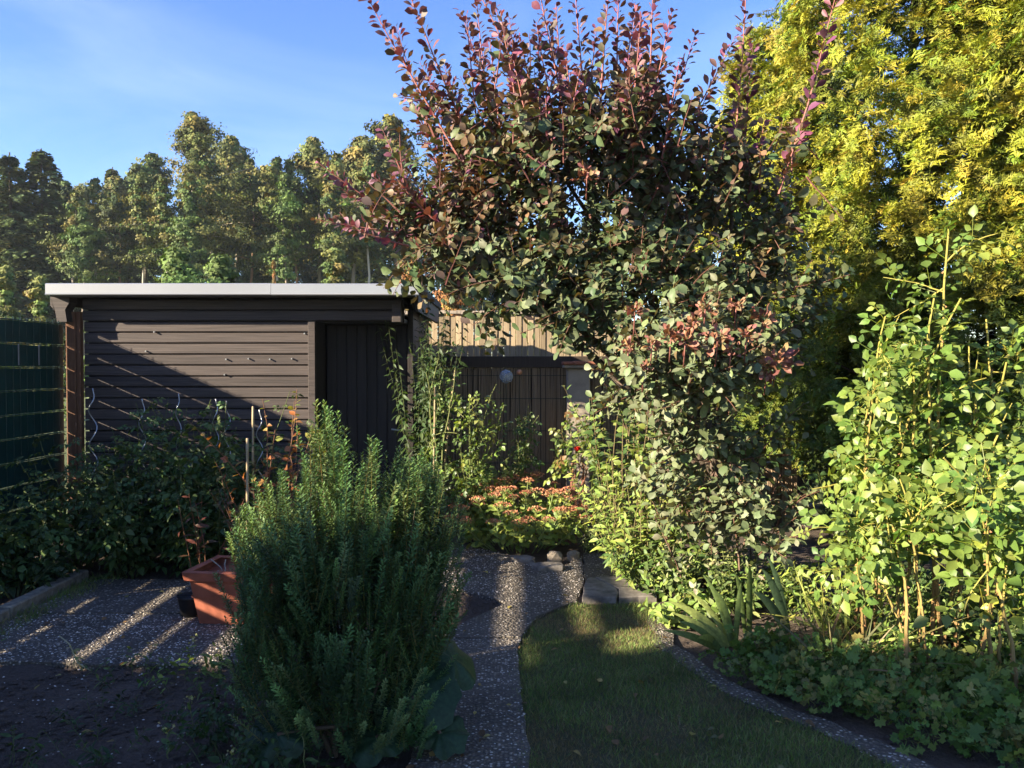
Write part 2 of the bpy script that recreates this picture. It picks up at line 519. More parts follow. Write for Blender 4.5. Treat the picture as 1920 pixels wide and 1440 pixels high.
def needle_sprig(seed, n=60, length=1.0, nl=0.11, nw=0.014, spread=0.9, tipcol=(1.25, 1.25, 0.9), basecol=(0.85, 0.85, 0.85)):
    """one upright sprig along +y set round with narrow needles (local length 1)"""
    rng = np.random.default_rng(seed)
    V, Q, C = [], [], []
    k = 0
    for i in range(n):
        t = (i + rng.random()) / n
        a = i * 2.4 + rng.normal(0, 0.3)
        out = np.array([math.cos(a), 0, math.sin(a)])
        up = 0.55 + 0.6 * t + rng.normal(0, 0.15)
        d = nrm(out * spread + np.array([0, up - .40, 0]))
        L = nl * (0.75 + 0.5 * rng.random()) * (1.0 - 0.35 * t ** 4)
        s = nrm(np.cross(d, out + np.array([0.01, 0.3, 0.02]))) * nw
        p = np.array([0, t * length, 0])
        V += [p, p + d * L * 0.55 + s, p + d * L, p + d * L * 0.55 - s]
        Q += [(k, k + 1, k + 2, k + 3)]
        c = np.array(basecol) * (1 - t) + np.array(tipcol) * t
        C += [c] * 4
        k += 4
    V = np.array(V); C = np.array(C)
    Qa = np.array(Q)
    st = np.array([(-0.008, 0, 0), (0.008, 0, 0), (0.003, length, 0), (-0.003, length, 0), (0, 0, -0.008), (0, 0, 0.008), (0, length, 0.003), (0, length, -0.003)], float)
    sq = np.array([(0, 1, 2, 3), (4, 5, 6, 7)]) + k
    return np.vstack([V, st]), np.vstack([Qa, sq]), np.vstack([C, np.ones((8, 3)) * [1.6, 0.9, 0.7]])

class Cloud:
    """leaves: place, direction, normal, size, colour, template number"""
    def __init__(self): self.a = []
    def add(self, pos, d, nr, s, col, k):
        pos = np.atleast_2d(pos)
        self.a.append((pos, np.broadcast_to(d, pos.shape), np.broadcast_to(nr, pos.shape), np.broadcast_to(s, (len(pos),)),
                       np.broadcast_to(col, pos.shape), np.broadcast_to(k, (len(pos),))))
    def get(self):
        P_, D, N_, S, C, K = (np.concatenate([x[i] for x in self.a]) for i in range(6))
        y = nrm(D); x = nrm(np.cross(y, N_)); z = np.cross(x, y)
        R = np.stack([x, y, z], axis=2)
        return P_, R, S, C, K

def cloud_mb(P_, R, S, C, K, tpls):
    mb = MB()
    for k, (tv, tq, tc_) in enumerate(tpls):
        i = np.where(K == k)[0]
        if not len(i): continue
        V = np.einsum('nij,mj->nmi', R[i], tv) * S[i][:, None, None] + P_[i][:, None, :]
        Q = tq[None] + (np.arange(len(i)) * len(tv))[:, None, None]
        Cc = C[i][:, None, :] * tc_[None]
        Q = Q.reshape(-1, 4)
        tri = Q[:, 2] == Q[:, 3]
        mb.add(V.reshape(-1, 3), Q[~tri], Q[tri][:, :3], np.clip(Cc.reshape(-1, 3), 0, 1))
    return mb

def show_largest(P_, S, n, cell=11):
    """of the leaves in the picture, the n nearest ones, at most one in each small patch"""
    y = np.maximum(P_[:, 1], 0.2)
    u = 512 + P_[:, 0] / y * F * 512 / 960; v = 366 - (P_[:, 2] - CAM_H) / y * F * 512 / 960
    ok = (u > 2) & (u < 1022) & (v > 2) & (v < 766)
    idx = np.where(ok)[0]
    if not len(idx): return idx
    idx = idx[np.argsort(y[idx] - S[idx] * 0.5)]
    key = (u[idx] // cell).astype(int) * 1000 + (v[idx] // cell).astype(int)
    _, first = np.unique(key, return_index=True)
    pick = idx[np.sort(first)]
    pick = pick[np.argsort(-(S[pick] / y[pick]))]
    return pick[:n]

def foliage(root, cloud, tpls, mat, singles=0, single_name='leaf', mass_name='foliage', cell=11, smooth=True, minpx=0.0):
    P_, R, S, C, K = cloud.get()
    base = np.array(root.location)
    P_ = P_ - base
    pick = show_largest(P_ + base, S, singles, cell) if singles else np.zeros(0, int)
    rest = np.setdiff1d(np.arange(len(P_)), pick)
    if len(pick):
        # a few shared leaf meshes in representative colours
        ncol = min(8, len(pick))
        order = pick[np.argsort(C[pick].sum(1))]
        reps = C[order[np.linspace(0, len(order) - 1, ncol).astype(int)]]
        cache = {}
        for i in pick:
            r = int(np.argmin(((reps - C[i]) ** 2).sum(1)))
            key = (int(K[i]), r)
            if key not in cache:
                tv, tq, tc_ = tpls[int(K[i])]
                tri = tq[:, 2] == tq[:, 3]
                cache[key] = MB().add(tv, tq[~tri], tq[tri][:, :3], np.clip(reps[r] * tc_, 0, 1)).mesh(single_name, mat, smooth)
            o = bpy.data.objects.new(single_name, cache[key])
            m = np.eye(4); m[:3, :3] = R[i] * S[i]; m[:3, 3] = P_[i]
            COL.objects.link(o)
            o.parent = root
            o.matrix_basis = Matrix(m)
    if len(rest):
        cloud_mb(P_[rest], R[rest], S[rest], C[rest], K[rest], tpls).build(mass_name, mat, root, smooth, kind='stuff')

def pal(rng, cols, n, jit=0.16):
    cols = np.asarray(cols, float)
    c = cols[rng.integers(0, len(cols), n)]
    return np.clip(c * (1 + rng.normal(0, jit, (n, 1))) * (1 + rng.normal(0, jit * 0.3, (n, 3))), 0.004, 0.9)

def curve(rng, p0, d, length, n=7, wob=0.06, grav=0.0):
    """a wandering shoot; grav bends it down (positive) or up (negative)"""
    pts = [np.array(p0, float)]
    d = nrm(d)
    st = length / (n - 1)
    for i in range(n - 1):
        d = nrm(d + rng.normal(0, wob, 3) + np.array([0, 0, -grav / (n - 1)]))
        pts.append(pts[-1] + d * st)
    return np.array(pts)

def along(pts, ts):
    n = len(pts) - 1
    f = np.clip(ts, 0, 1) * n
    i = np.minimum(f.astype(int), n - 1)
    w = (f - i)[:, None]
    return pts[i] * (1 - w) + pts[i + 1] * w, nrm(pts[i + 1] - pts[i])

def leaves_on(cloud, rng, pts, t0, t1, n, size, cols, ntpl, ahead=0.5, up=0.7, droop=0.1, jit=0.16, tip=None, tip_from=0.7, size_tip=0.7, turn=2.4, sunb=.85):
    """n leaves set spirally round a shoot"""
    if n < 1: return
    ts = t0 + (t1 - t0) * (np.arange(n) + rng.random(n) * 0.6) / n
    p, tg = along(pts, ts)
    a = np.arange(n) * turn + rng.random() * 6 + rng.normal(0, 0.35, n)
    ref = np.where(np.abs(tg[:, 2:3]) < 0.9, np.array([[0, 0, 1.0]]), np.array([[1.0, 0, 0]]))
    u = nrm(np.cross(tg, ref)); w = np.cross(tg, u)
    out = u * np.cos(a)[:, None] + w * np.sin(a)[:, None]
    d = nrm(out + tg * ahead + np.array([0, 0, -1.0]) * droop + rng.normal(0, 0.15, (n, 3)))
    nr = nrm(np.array([0, 0, 1.0]) * up * .75 + np.array(-SD) * sunb + tg * 0.3 + rng.normal(0, 0.42, (n, 3)))
    f = (ts - t0) / max(1e-6, t1 - t0)
    s = size * (0.6 + 0.65 * rng.random(n)) * (1 - (1 - size_tip) * f ** 3)
    c = pal(rng, cols, n, jit)
    if tip is not None:
        k = np.clip((f - tip_from) / max(1e-3, 1 - tip_from), 0, 1)[:, None]
        k = np.clip(k + rng.normal(0, 0.12, (n, 1)), 0, 1)
        c = c * (1 - k) + pal(rng, tip, n, jit) * k
    cloud.add(p, d, nr, s, c, rng.integers(0, ntpl, n))
#@@SETTING
# ================================================================== THE SETTING
rng0 = np.random.default_rng(1)
g = MB(); nx, ny = 60, 60
gx = np.concatenate([np.linspace(-140, -8, 14), np.linspace(-6, 6, 61), np.linspace(8, 140, 14)])
gy = np.concatenate([np.linspace(-60, -4, 8), np.linspace(-2, 12, 71), np.linspace(16, 160, 16)])
GX, GY = np.meshgrid(gx, gy)
near = (np.abs(GX) < 6.5) & (GY > -2.5) & (GY < 12.5)
GZ = np.where(near, rng0.normal(0, 0.008, GX.shape) - 0.012, -0.02)
V = np.stack([GX.ravel(), GY.ravel(), GZ.ravel()], 1)
w_ = len(gx)
ii, jj = np.meshgrid(np.arange(len(gy) - 1), np.arange(w_ - 1), indexing='ij')
a = (ii * w_ + jj).ravel()
g.add(V, np.stack([a, a + 1, a + w_ + 1, a + w_], 1))
tag(g.build('ground', M['soil'], None, True), 'dark brown garden soil between the beds and paving', kind='structure')

mw = MB()
mw.add([(-139, 10.9, 0.012), (139, 10.9, 0.012), (139, 159, 0.012), (-139, 159, 0.012)], [(0, 1, 2, 3)])
mw.add([(-139, -40, 0.012), (-4.35, -40, 0.012), (-4.35, 10.9, 0.012), (-139, 10.9, 0.012)], [(0, 1, 2, 3)])
tag(mw.build('meadow', M['meadow']), 'rough sunlit grass beyond the garden fences', kind='structure')

# ---- washed concrete path: separate slabs
path = bpy.data.objects.new('garden_path', None); link(path); tag(path, 'grey washed concrete path of cast slabs', kind='structure')
slabs = [
    [(-.43, -2.0), (.045, -2.0), (.05, 1.6), (-.42, 1.6)],
    [(-.42, 1.612), (.05, 1.612), (.07, 3.4), (.03, 4.72), (.05, 4.93), (-.47, 4.93), (-.42, 3.4)],
    [(-.48, 4.945), (.055, 4.945), (.16, 5.36), (.43, 5.69), (-.03, 5.69)],
    [(-.05, 5.705), (.45, 5.705), (.55, 6.25), (.6, 7.12), (.325, 6.53), (.0, 7.12), (-.42, 7.53), (-1.05, 7.6), (-1.05, 6.62), (-.53, 6.22)],
    [(.615, 7.14), (.565, 6.33), (.92, 6.34), (1.22, 8.5), (.98, 8.5)],
    [(-3.16, 6.3), (-1.07, 6.22), (-1.07, 5.42), (-3.22, 5.45)],
    [(-3.22, 5.435), (-1.07, 5.405), (-1.07, 4.57), (-2.2, 4.50), (-2.86, 4.56), (-3.26, 5.0)],
]
for k, s in enumerate(slabs):
    prism(s, -0.06, 0.018 + 0.004 * (k % 3), 0.006, k).build('slab', M['aggregate'], path, bevel=0.004)
# narrow mowing edge between lawn and right bed
edge = [(.90, 5.45), (.84, 4.8), (1.09, 4.1), (1.36, 3.72), (1.56, 3.38), (1.95, 2.6), (2.6, 1.4), (2.72, 1.5), (2.08, 2.68), (1.68, 3.46), (1.47, 3.80), (1.19, 4.18), (.95, 4.85), (1.0, 5.45)]
tag(prism(edge, -0.05, 0.012, 0.02, 5).build('lawn_edging', M['aggregate']), 'worn washed concrete mowing strip between lawn and right bed', kind='structure')
# three flat grey stones closing the lawn
flag = bpy.data.objects.new('stone_paving', None); link(flag); tag(flag, 'flat grey stones at the far end of the lawn', kind='structure')
for k, s in enumerate([[(.49, 5.76), (.73, 5.74), (.76, 5.98), (.62, 6.30), (.575, 6.28)], [(.745, 5.74), (1.02, 5.78), (1.03, 6.0), (.775, 5.98)], [(.77, 5.995), (1.03, 6.015), (1.02, 6.32), (.635, 6.31)],
                       [(.93, 6.35), (1.12, 6.36), (1.22, 6.9), (1.02, 6.95)]]):
    prism(s, -0.04, 0.04, 0.01, 20 + k).build('stone', M['stone'], flag, bevel=0.006)

# ---- lawn
LAWN = [(.06, -2.0), (.07, 3.4), (.035, 4.72), (.16, 5.36), (.44, 5.69), (.97, 5.70), (.88, 4.8), (1.09, 4.1), (1.36, 3.72), (1.56, 3.38), (1.95, 2.6), (2.6, 1.4), (3.4, -0.5), (3.4, -2)]
tag(prism(LAWN, -0.05, 0.004).build('lawn', M['turf']), 'short dry lawn curving along the path', kind='structure')
def blades(poly, n, h, cols, seed, bare=0.0, yr=(-2, 9)):
    r = np.random.default_rng(seed)
    pa = np.array(poly)
    x = r.uniform(pa[:, 0].min(), pa[:, 0].max(), n * 3); y = r.uniform(max(yr[0], pa[:, 1].min()), min(yr[1], pa[:, 1].max()), n * 3)
    ok = inside(poly, x, y)
    keep = np.sin(x * 7.1 + 1.3 * np.sin(y * 5)) * np.cos(y * 6.3 + x * 2) + r.normal(0, 0.5, len(x)) > bare
    ok &= keep
    x, y = x[ok][:n], y[ok][:n]
    m = len(x)
    d = np.stack([r.normal(0, 0.55, m), r.normal(0, 0.55, m), np.ones(m)], 1)
    nr = np.stack([r.normal(0, 1, m), r.normal(0, 1, m), np.zeros(m) + 0.1], 1)
    c = Cloud()
    x = x + r.normal(0, .02, m); y = y + r.normal(0, .02, m)
    # worn and dry patches: shorter, straw coloured blades
    dry = np.sin(x * 2.9 + 1.1 * np.sin(y * 2.3 + .6)) + np.sin(y * 3.7 + 1.4 * np.sin(x * 3.1)) * .8 + .45 * np.sin(x * 11 + y * 7) + r.normal(0, .55, m)
    cc = np.where((dry > 1.15)[:, None], pal(r, [(.26, .20, .10), (.22, .16, .08), (.18, .15, .06)], m, .2), pal(r, cols, m, .2))
    c.add(np.stack([x, y, np.full(m, 0.0)], 1), d, nr, h * (0.45 + .9 * r.random(m)) * np.where(dry > 1.15, .7, 1.0), cc, r.integers(0, 3, m))
    P_, R, S, C, K = c.get()
    return cloud_mb(P_, R, S, C, K, T_GRASS)
GR = [(.115, .19, .045), (.14, .21, .05), (.16, .205, .06), (.25, .21, .10), (.19, .20, .075), (.15, .215, .055)]
lawn_near = [(.05, 3.0), (.035, 4.72), (.16, 5.36), (.44, 5.67), (.97, 5.70), (.88, 4.8), (1.09, 4.1), (1.36, 3.72), (1.56, 3.38), (1.78, 3.0)]
tag(blades(lawn_near, 66000, 0.032, GR, 2, -1.2).build('grass', M['grass']), 'short mown grass blades of the lawn', kind='stuff')
lawn_far = [(.06, -1.5), (.05, 3.0), (1.78, 3.0), (2.6, 1.4), (3.2, -.5), (3.2, -1.5)]
tag(blades(lawn_far, 14000, 0.05, GR, 3, -1.2).build('grass', M['grass']), 'mown grass of the near lawn at the viewer\'s feet', kind='stuff')
edge_grass = blades([(-3.32, 4.0), (-3.12, 4.0), (-3.02, 6.4), (-3.3, 6.4)], 3500, 0.06, GR, 4, -0.2)
tag(edge_grass.build('grass_verge', M['grass']), 'strip of grass along the concrete kerb by the terrace', kind='stuff')
# fine pebbles lying loose on the slabs
def pebbles(poly, n, seed, z):
    r = np.random.default_rng(seed)
    pa = np.array(poly)
    x = r.uniform(pa[:, 0].min(), pa[:, 0].max(), n * 3); y = r.uniform(pa[:, 1].min(), pa[:, 1].max(), n * 3)
    ok = inside(poly, x, y); x, y = x[ok][:n], y[ok][:n]
    mb = MB()
    base = np.array([(1, 0, 0), (0, 1, 0), (-1, 0, 0), (0, -1, 0), (0, 0, .7)], float)
    s = r.uniform(0.003, 0.008, len(x))
    V = base[None] * s[:, None, None] * r.uniform(0.6, 1.4, (len(x), 5, 1)) + np.stack([x, y, np.full(len(x), z)], 1)[:, None]
    T = np.array([(0, 1, 4), (1, 2, 4), (2, 3, 4), (3, 0, 4)])[None] + (np.arange(len(x)) * 5)[:, None, None]
    c = np.repeat(np.array([(.6, .55, .5), (.3, .26, .22), (.42, .36, .3), (.16, .13, .11)])[r.integers(0, 4, len(x))], 5, 0)
    return mb.add(V.reshape(-1, 3), None, T.reshape(-1, 3), c)
M['pebble'] = plain_mat('pebble', (1, 1, 1), 0.7, 0, 0.3, 0.1, 60, 0, use_col=True)
pb = MB()
for k, (s, n) in enumerate(((slabs[1], 2200), (slabs[2], 800), (slabs[3], 1500), (slabs[5], 2400), (slabs[6], 2200), ([(-3.4, 2.8), (-.45, 2.8), (-.5, 4.5), (-3.2, 4.5)], 900))):
    q = pebbles(s, n, 40 + k, 0.020 if k < 5 else -.006)
    pb.v += q.v; pb.c += q.c; pb.t += [t + pb.n for t in q.t]; pb.n += q.n
tag(pb.build('gravel', M['pebble']), 'loose pebbles weathered out of the washed concrete', kind='stuff')
# crumbs of earth in the open beds
def clods(poly, n, seed, smin=0.004, smax=0.02):
    r = np.random.default_rng(seed)
    pa = np.array(poly)
    x = r.uniform(pa[:, 0].min(), pa[:, 0].max(), n * 3); y = r.uniform(pa[:, 1].min(), pa[:, 1].max(), n * 3)
    ok = inside(poly, x, y); x, y = x[ok][:n], y[ok][:n]; n = len(x)
    base = np.array([(1, 0, 0), (.3, .9, .1), (-.8, .5, 0), (-.7, -.6, .1), (.4, -.9, 0), (.1, .1, .8), (0, 0, -.5)], float)
    s = smin + (smax - smin) * r.random(n) ** 4
    V = base[None] * s[:, None, None] * r.uniform(0.6, 1.4, (n, 7, 3)) + np.stack([x, y, np.full(n, -0.005)], 1)[:, None]
    T = []
    for k in range(5): T += [(k, (k + 1) % 5, 5)]
    T = np.array(T)[None] + (np.arange(n) * 7)[:, None, None]
    return MB().add(V.reshape(-1, 3), None, T.reshape(-1, 3))
cl = clods([(-.52, 4.9), (-.06, 5.72), (-.52, 6.2), (-1.0, 6.2), (-1.0, 4.9)], 3500, 61)
for po, n, sd in (([(-3.4, 2.8), (-.45, 2.8), (-.5, 4.5), (-3.2, 4.5)], 6500, 62), ([(1.1, 4.2), (1.9, 3.2), (4, 3.2), (4, 7), (1.2, 7)], 3500, 63), ([(0, 7.1), (.32, 6.55), (.6, 7.1), (.9, 8.5), (-.6, 8.5)], 900, 64)):
    q = clods(po, n, sd)
    cl.v += q.v; cl.c += q.c; cl.t += [t + cl.n for t in q.t]; cl.n += q.n
tag(cl.build('soil_crumbs', M['soil'], None, True), 'crumbs and clods of dark earth in the beds', kind='stuff')

# ---- kerb along the left bed
kerb = thing('kerb_stone', 'weathered concrete edging kerb along the left fence bed', 'kerb', (-3.25, 5.0, 0))
for k in range(5):
    y0 = 1.35 + k * 1.0
    MB().box(-.095 + .004 * (k % 2), .0, y0 - 5.0, y0 + .985 - 5.0, -.1, .085 + .006 * (k % 3)).build('kerb_piece', M['kerb'], kerb, bevel=0.01)

# ================================================================== SHED
shed = thing('garden_shed', 'dark brown timber shed with flat roof and pale metal roof edge', 'shed', (-2.5, 7.8, 0))
O = np.array([-2.5, 7.8, 0])
def sbox(x0, x1, y0, y1, z0, z1): return MB().box(x0 - O[0], x1 - O[0], y0 - O[1], y1 - O[1], z0, z1)
# shell behind the boards
sh = sbox(-3.98, -1.86, 7.83, 7.88, 0, 2.28)
sh.box(-4.0 - O[0], -3.95 - O[0], .03, 1.9, 0, 2.26); sh.box(-1.02 - O[0], -.985 - O[0], .365, 1.9, 0, 2.26); sh.box(-3.95 - O[0], -1.02 - O[0], 1.86, 1.9, 0, 2.24)
sh.box(-1.86 - O[0], -1.02 - O[0], .03, .058, 2.085, 2.28)
sh.build('wall', M['shed_v'], shed)
zb = 2.288
k = 0
while zb > 0.05:
    z0 = zb - 0.1032
    right = -1.04 if k < 2 else -1.915
    b = MB()
    x0, x1 = -4.02 - O[0], right - O[0]
    y0 = -0.004 - 0.0015 * (k % 3)
    if k < 2: y0 -= 0.03
    # ship-lap profile: chamfered upper edge, groove at the foot
    prof = [(0.032, z0), (y0 + .002, z0), (y0, z0 + .004), (y0, zb - .022), (y0 + .010, zb - .013), (0.032, zb - .013)]
    V = [(x0, y, z) for y, z in prof] + [(x1, y, z) for y, z in prof]
    n = len(prof)
    Q = [(i, i + n, (i + 1) % n + n, (i + 1) % n) for i in range(n)]
    T = [(0, i, i + 1) for i in range(1, n - 1)] + [(n, n + i + 1, n + i) for i in range(1, n - 1)]
    b.add(V, [q[::-1] for q in Q], T)
    b.build('board', M['shed'], shed)
    zb -= 0.1032; k += 1
# rusty screws left in the boards
for px, py in ((425, 673), (467, 672), (507, 673), (548, 672), (422, 702), (572, 625), (275, 658), (291, 622)):
    p = P(px, py, 7.79) - O
    MB().tube([p + [0, .012, 0], p + [0, -.022, -.004]], 0.007, 6).build('screw', M['spiral'], shed)
# trim, door frame, door of upright planks, corner post
sbox(-1.912, -1.845, 7.765, 7.83, 0, 2.078).build('trim_board', M['shed'], shed, bevel=.004)
fr = sbox(-1.905, -1.848, 7.832, 8.22, 0, 2.07); fr.box(-1.848 - O[0], -1.02 - O[0], .06, .44, 2.065, 2.10); fr.box(-1.02 - O[0], -.985 - O[0], .37, .44, 0, 2.07)
fr.build('door_frame', M['shed_v'], shed)
door = sbox(-1.835, -1.03, 8.222, 8.235, .03, 2.06).build('door', M['shed_v'], shed)
for k in range(8):
    x0 = -1.836 + k * 0.1
    sbox(x0 + .003, x0 + .097, 8.205 - .001 * (k % 2), 8.224, .035, 2.055).build('plank', M['shed_v'], door, bevel=.005)
hd = MB(); hd.tube([(-1.12 - O[0], .41, 1.02), (-1.12 - O[0], .36, 1.02), (-1.19 - O[0], .355, 1.03)], .008, 6)
hd.build('handle', M['spiral'], door)
sbox(-1.02, -.965, 8.10, 8.16, 0, 2.2).build('corner_post', M['shed_v'], shed, bevel=.004)
sbox(-1.115, -1.03, 7.70, 7.80, 2.06, 2.235).build('beam_end', M['shed'], shed, bevel=.005)
# right hand side wall boards
for k in range(21):
    sbox(-.984, -.968, 8.17, 9.68, 0.02 + k * .105, .118 + k * .105).build('side_board', M['shed_v'], shed)
# left bracket under the eave
br = MB()
prof = [(-4.235, 2.30), (-4.235, 2.21), (-4.19, 2.15), (-4.175, 2.06), (-4.085, 2.06), (-4.10, 2.17), (-4.06, 2.24), (-4.06, 2.30)]
n = len(prof)
V = [(x - O[0], -.19, z) for x, z in prof] + [(x - O[0], -.05, z) for x, z in prof]
br.add(V, [(i, i + n, (i + 1) % n + n, (i + 1) % n) for i in range(n)], [(0, i, i + 1) for i in range(1, n - 1)] + [(n, n + i + 1, n + i) for i in range(1, n - 1)])
br.build('eave_bracket', M['shed'], shed)
# roof
roof = sbox(-4.20, -.87, 7.535, 9.95, 2.335, 2.40).build('roof', M['roof'], shed)
sbox(-4.19, -.88, 7.527, 7.66, 2.283, 2.334).build('roof_board', M['shed'], shed)
sbox(-.905, -.872, 7.725, 9.9, 2.16, 2.334).build('verge_board', M['shed_v'], shed)
sbox(-4.225, -4.19, 7.725, 9.9, 2.22, 2.334).build('verge_board', M['shed_v'], shed)
for k in range(6):
    x = -3.9 + k * .56
    sbox(x, x + .06, 7.84, 9.85, 2.26, 2.334).build('rafter', M['shed_v'], shed)
def fascia(x0, x1, z0, z1, dy):
    b = MB()
    prof = [(7.60, z1), (7.52 + dy, z1), (7.507 + dy, z1 - .008), (7.507 + dy, z0 + .016), (7.497 + dy, z0 + .008), (7.501 + dy, z0), (7.521, z0)]
    n = len(prof)
    V = [(x0 - O[0], y - O[1], z) for y, z in prof] + [(x1 - O[0], y - O[1], z) for y, z in prof]
    b.add(V, [((i + 1) % n, (i + 1) % n + n, i + n, i) for i in range(n)], [(0, i, i + 1) for i in range(1, n - 1)] + [(n, n + i + 1, n + i) for i in range(1, n - 1)])
    return b
fascia(-4.222, -2.183, 2.296, 2.403, 0).build('roof_edge', M['alu'], shed)
fascia(-2.179, -.846, 2.294, 2.400, -.004).build('roof_edge', M['alu'], shed)
cap = sbox(-.866, -.848, 7.54, 9.9, 2.335, 2.40); cap.build('verge_cap', M['roof'], shed)
sbox(-4.22, -4.202, 7.54, 9.9, 2.335, 2.401).build('verge_cap', M['roof'], shed)

# ================================================================== LEFT PRIVACY FENCE
post = thing('fence_post', 'red brown wooden post at the shed end of the fence', 'post', (-4.11, 7.76, 0))
MB().box(-.045, .045, -.045, .035, -.1, 2.16).build('upright', M['post'], post, bevel=.006)
MB().box(.047, .085, -.03, .03, -.1, 2.16).build('batten', M['post'], post, bevel=.004)

def fence_panel(y0, y1, label, gaps, seed):
    r = np.random.default_rng(seed)
    t = thing('privacy_fence', label, 'fence', (-4.17, (y0 + y1) / 2, 0), 'green fence panels along the left side')
    c = (y0 + y1) / 2
    # horizontal strips woven into a wire mat
    for k in range(len(gaps) - 1):
        z = gaps[k][0]; z0 = gaps[k + 1][0] + gaps[k + 1][1]
        mb = MB()
        n = 12
        ys = np.linspace(y0, y1, n) - c
        top = z - r.random(n) * .004; bot = z0 + r.random(n) * .006
        for i in range(n - 1):
            mb.add([(.0, ys[i], bot[i]), (.0, ys[i + 1], bot[i + 1]), (.0, ys[i + 1], top[i + 1]), (.0, ys[i], top[i])], [(0, 1, 2, 3)])
            mb.add([(-.004, ys[i], bot[i]), (-.004, ys[i + 1], bot[i + 1]), (-.004, ys[i + 1], top[i + 1]), (-.004, ys[i], top[i])], [(3, 2, 1, 0)])
        mb.build('strip', M['strip'], t)
    w = MB()
    for i, y in enumerate(np.arange(y0 + .02, y1, .05)):
        w.tube([(.008 if i % 2 else -.012, y - c, .05), (.008 if i % 2 else -.012, y - c, gaps[0][0] + .035)], .0028, 4)
    for zz in np.arange(.03, 2.05, .2):
        for dx in (-.018, .014):
            w.tube([(dx, y0 - c, zz + .012), (dx, y1 - c, zz + .012)], .0034, 4)
    w.build('wire_mat', M['wire'], t)
    MB().box(-.05, -.015, y0 - c - .02, y0 - c + .02, 0, 2.06).build('post', M['wire'], t)
    return t
REG = [(2.035 - .2 * k, .014) for k in range(11)]
f1 = fence_panel(5.24, 7.70, 'green slatted privacy fence panel meeting the shed', REG, 1)
for y in (6.98, 7.28):   # two pale strips clipped on the second slat
    MB().box(.012, .017, y - 6.47 - .006, y - 6.47 + .006, 1.66, 1.84).build('pale_clip', M['spiral'], f1)
fence_panel(2.74, 5.22, 'green slatted privacy fence panel nearer the viewer', [(2.165, 0), (1.975, .045), (1.77, .05), (1.575, .05), (1.38, .01), (1.22, .01), (1.055, .05), (.90, .01), (.745, .03), (.55, .012), (.35, .012), (.15, .012)], 2)
fence_panel(.24, 2.72, 'green slatted privacy fence panel beside the viewer', REG, 3)
fence_panel(-2.26, .22, 'green slatted privacy fence panel behind the viewer', REG, 4)

# ================================================================== BACK FENCES
reed = thing('reed_fence', 'brown reed mat fence behind the flower bed', 'fence', (.6, 9.0, 0))
r_ = np.random.default_rng(8)
rb = MB()
for x in np.arange(-1.65, 2.5, .0092):
    h = 1.64 + r_.normal(0, .012); q = r_.normal(0, .006)
    rb.tube([(x, q, 0), (x + r_.normal(0, .006), q + .004, h * .5), (x + r_.normal(0, .008), q, h)], .0063 * (.85 + .3 * r_.random()), 4, np.array([1.1, 1.0, .9]) * r_.uniform(.85, 1.25), cap=False)
rb.build('reed_mat', M['reed'], reed, kind='stuff')
wb = MB()
for z in (.25, .6, .95, 1.3, 1.55): wb.tube([(-1.65, -.016, z), (2.5, -.016, z)], .003, 4)
wb.build('binding_wire', M['wire'], reed)
MB().box(-1.7, 1.02, -.03, .035, 1.635, 1.76).build('top_rail', M['darkwood'], reed, bevel=.006)
MB().box(-1.7, 2.5, .03, .05, 0, 1.63).build('backing_board', M['darkwood'], reed)

bf = thing('board_fence', 'sunlit fence of upright weathered boards with pale top edge', 'fence', (-.1, 10.5, 0))
for k in range(44):
    x = -1.75 + k * .076
    dz = r_.normal(0, .012)
    dy = 0.0 if k % 2 else .010
    cc = r_.uniform(.7, 1.25)
    b = MB(); b.box(x, x + .071, dy, dy + .02, .05, 2.30 + dz, np.array([1, 1, .95]) * cc)
    b.build('board', M['oldwood'], bf, bevel=.003)
MB().box(-1.8, 1.7, .045, .09, .5, .6).build('rail', M['oldwood'], bf)
MB().box(-1.8, 1.7, .045, .09, 1.9, 2.0).build('rail', M['oldwood'], bf)
cp = MB()
xs = np.arange(-1.85, 1.7, .05)
for i, x in enumerate(xs[:-1]):   # rough pale capping
    h = .022 + .012 * r_.random()
    cp.box(x, x + .0505, -.03 - .01 * r_.random(), .075, 2.315 + r_.normal(0, .004), 2.325 + h)
cp.build('capping', M['pale'], bf)

pillar = thing('garden_pillar', 'pale rendered pillar with red tile cap beside the reed fence', 'pillar', (.68, 8.75, 0))
MB().box(-.10, .14, -.08, .12, 0, 1.63).build('shaft', M['pale'], pillar, bevel=.01)
MB().box(-.14, .18, -.12, .16, 1.632, 1.665).build('slab', M['pale'], pillar, bevel=.006)
for k in range(3): MB().box(-.15 + k * .115, -.037 + k * .115, -.14, .17, 1.667, 1.70 + .006 * (k % 2)).build('tile', M['tile'], pillar, bevel=.006)

df = thing('plank_fence', 'dark upright plank fence in the shade behind the yew', 'fence', (4.0, 9.9, 0))
for k in range(40):
    x = -2.4 + k * .151
    MB().box(x, x + .142, .0 if k % 2 else .012, .03, .03, 1.9 + r_.normal(0, .01)).build('plank', M['darkwood'], df, bevel=.003)
for z in (.4, 1.5): MB().box(-2.4, 3.7, .032, .08, z, z + .09).build('rail', M['darkwood'], df)

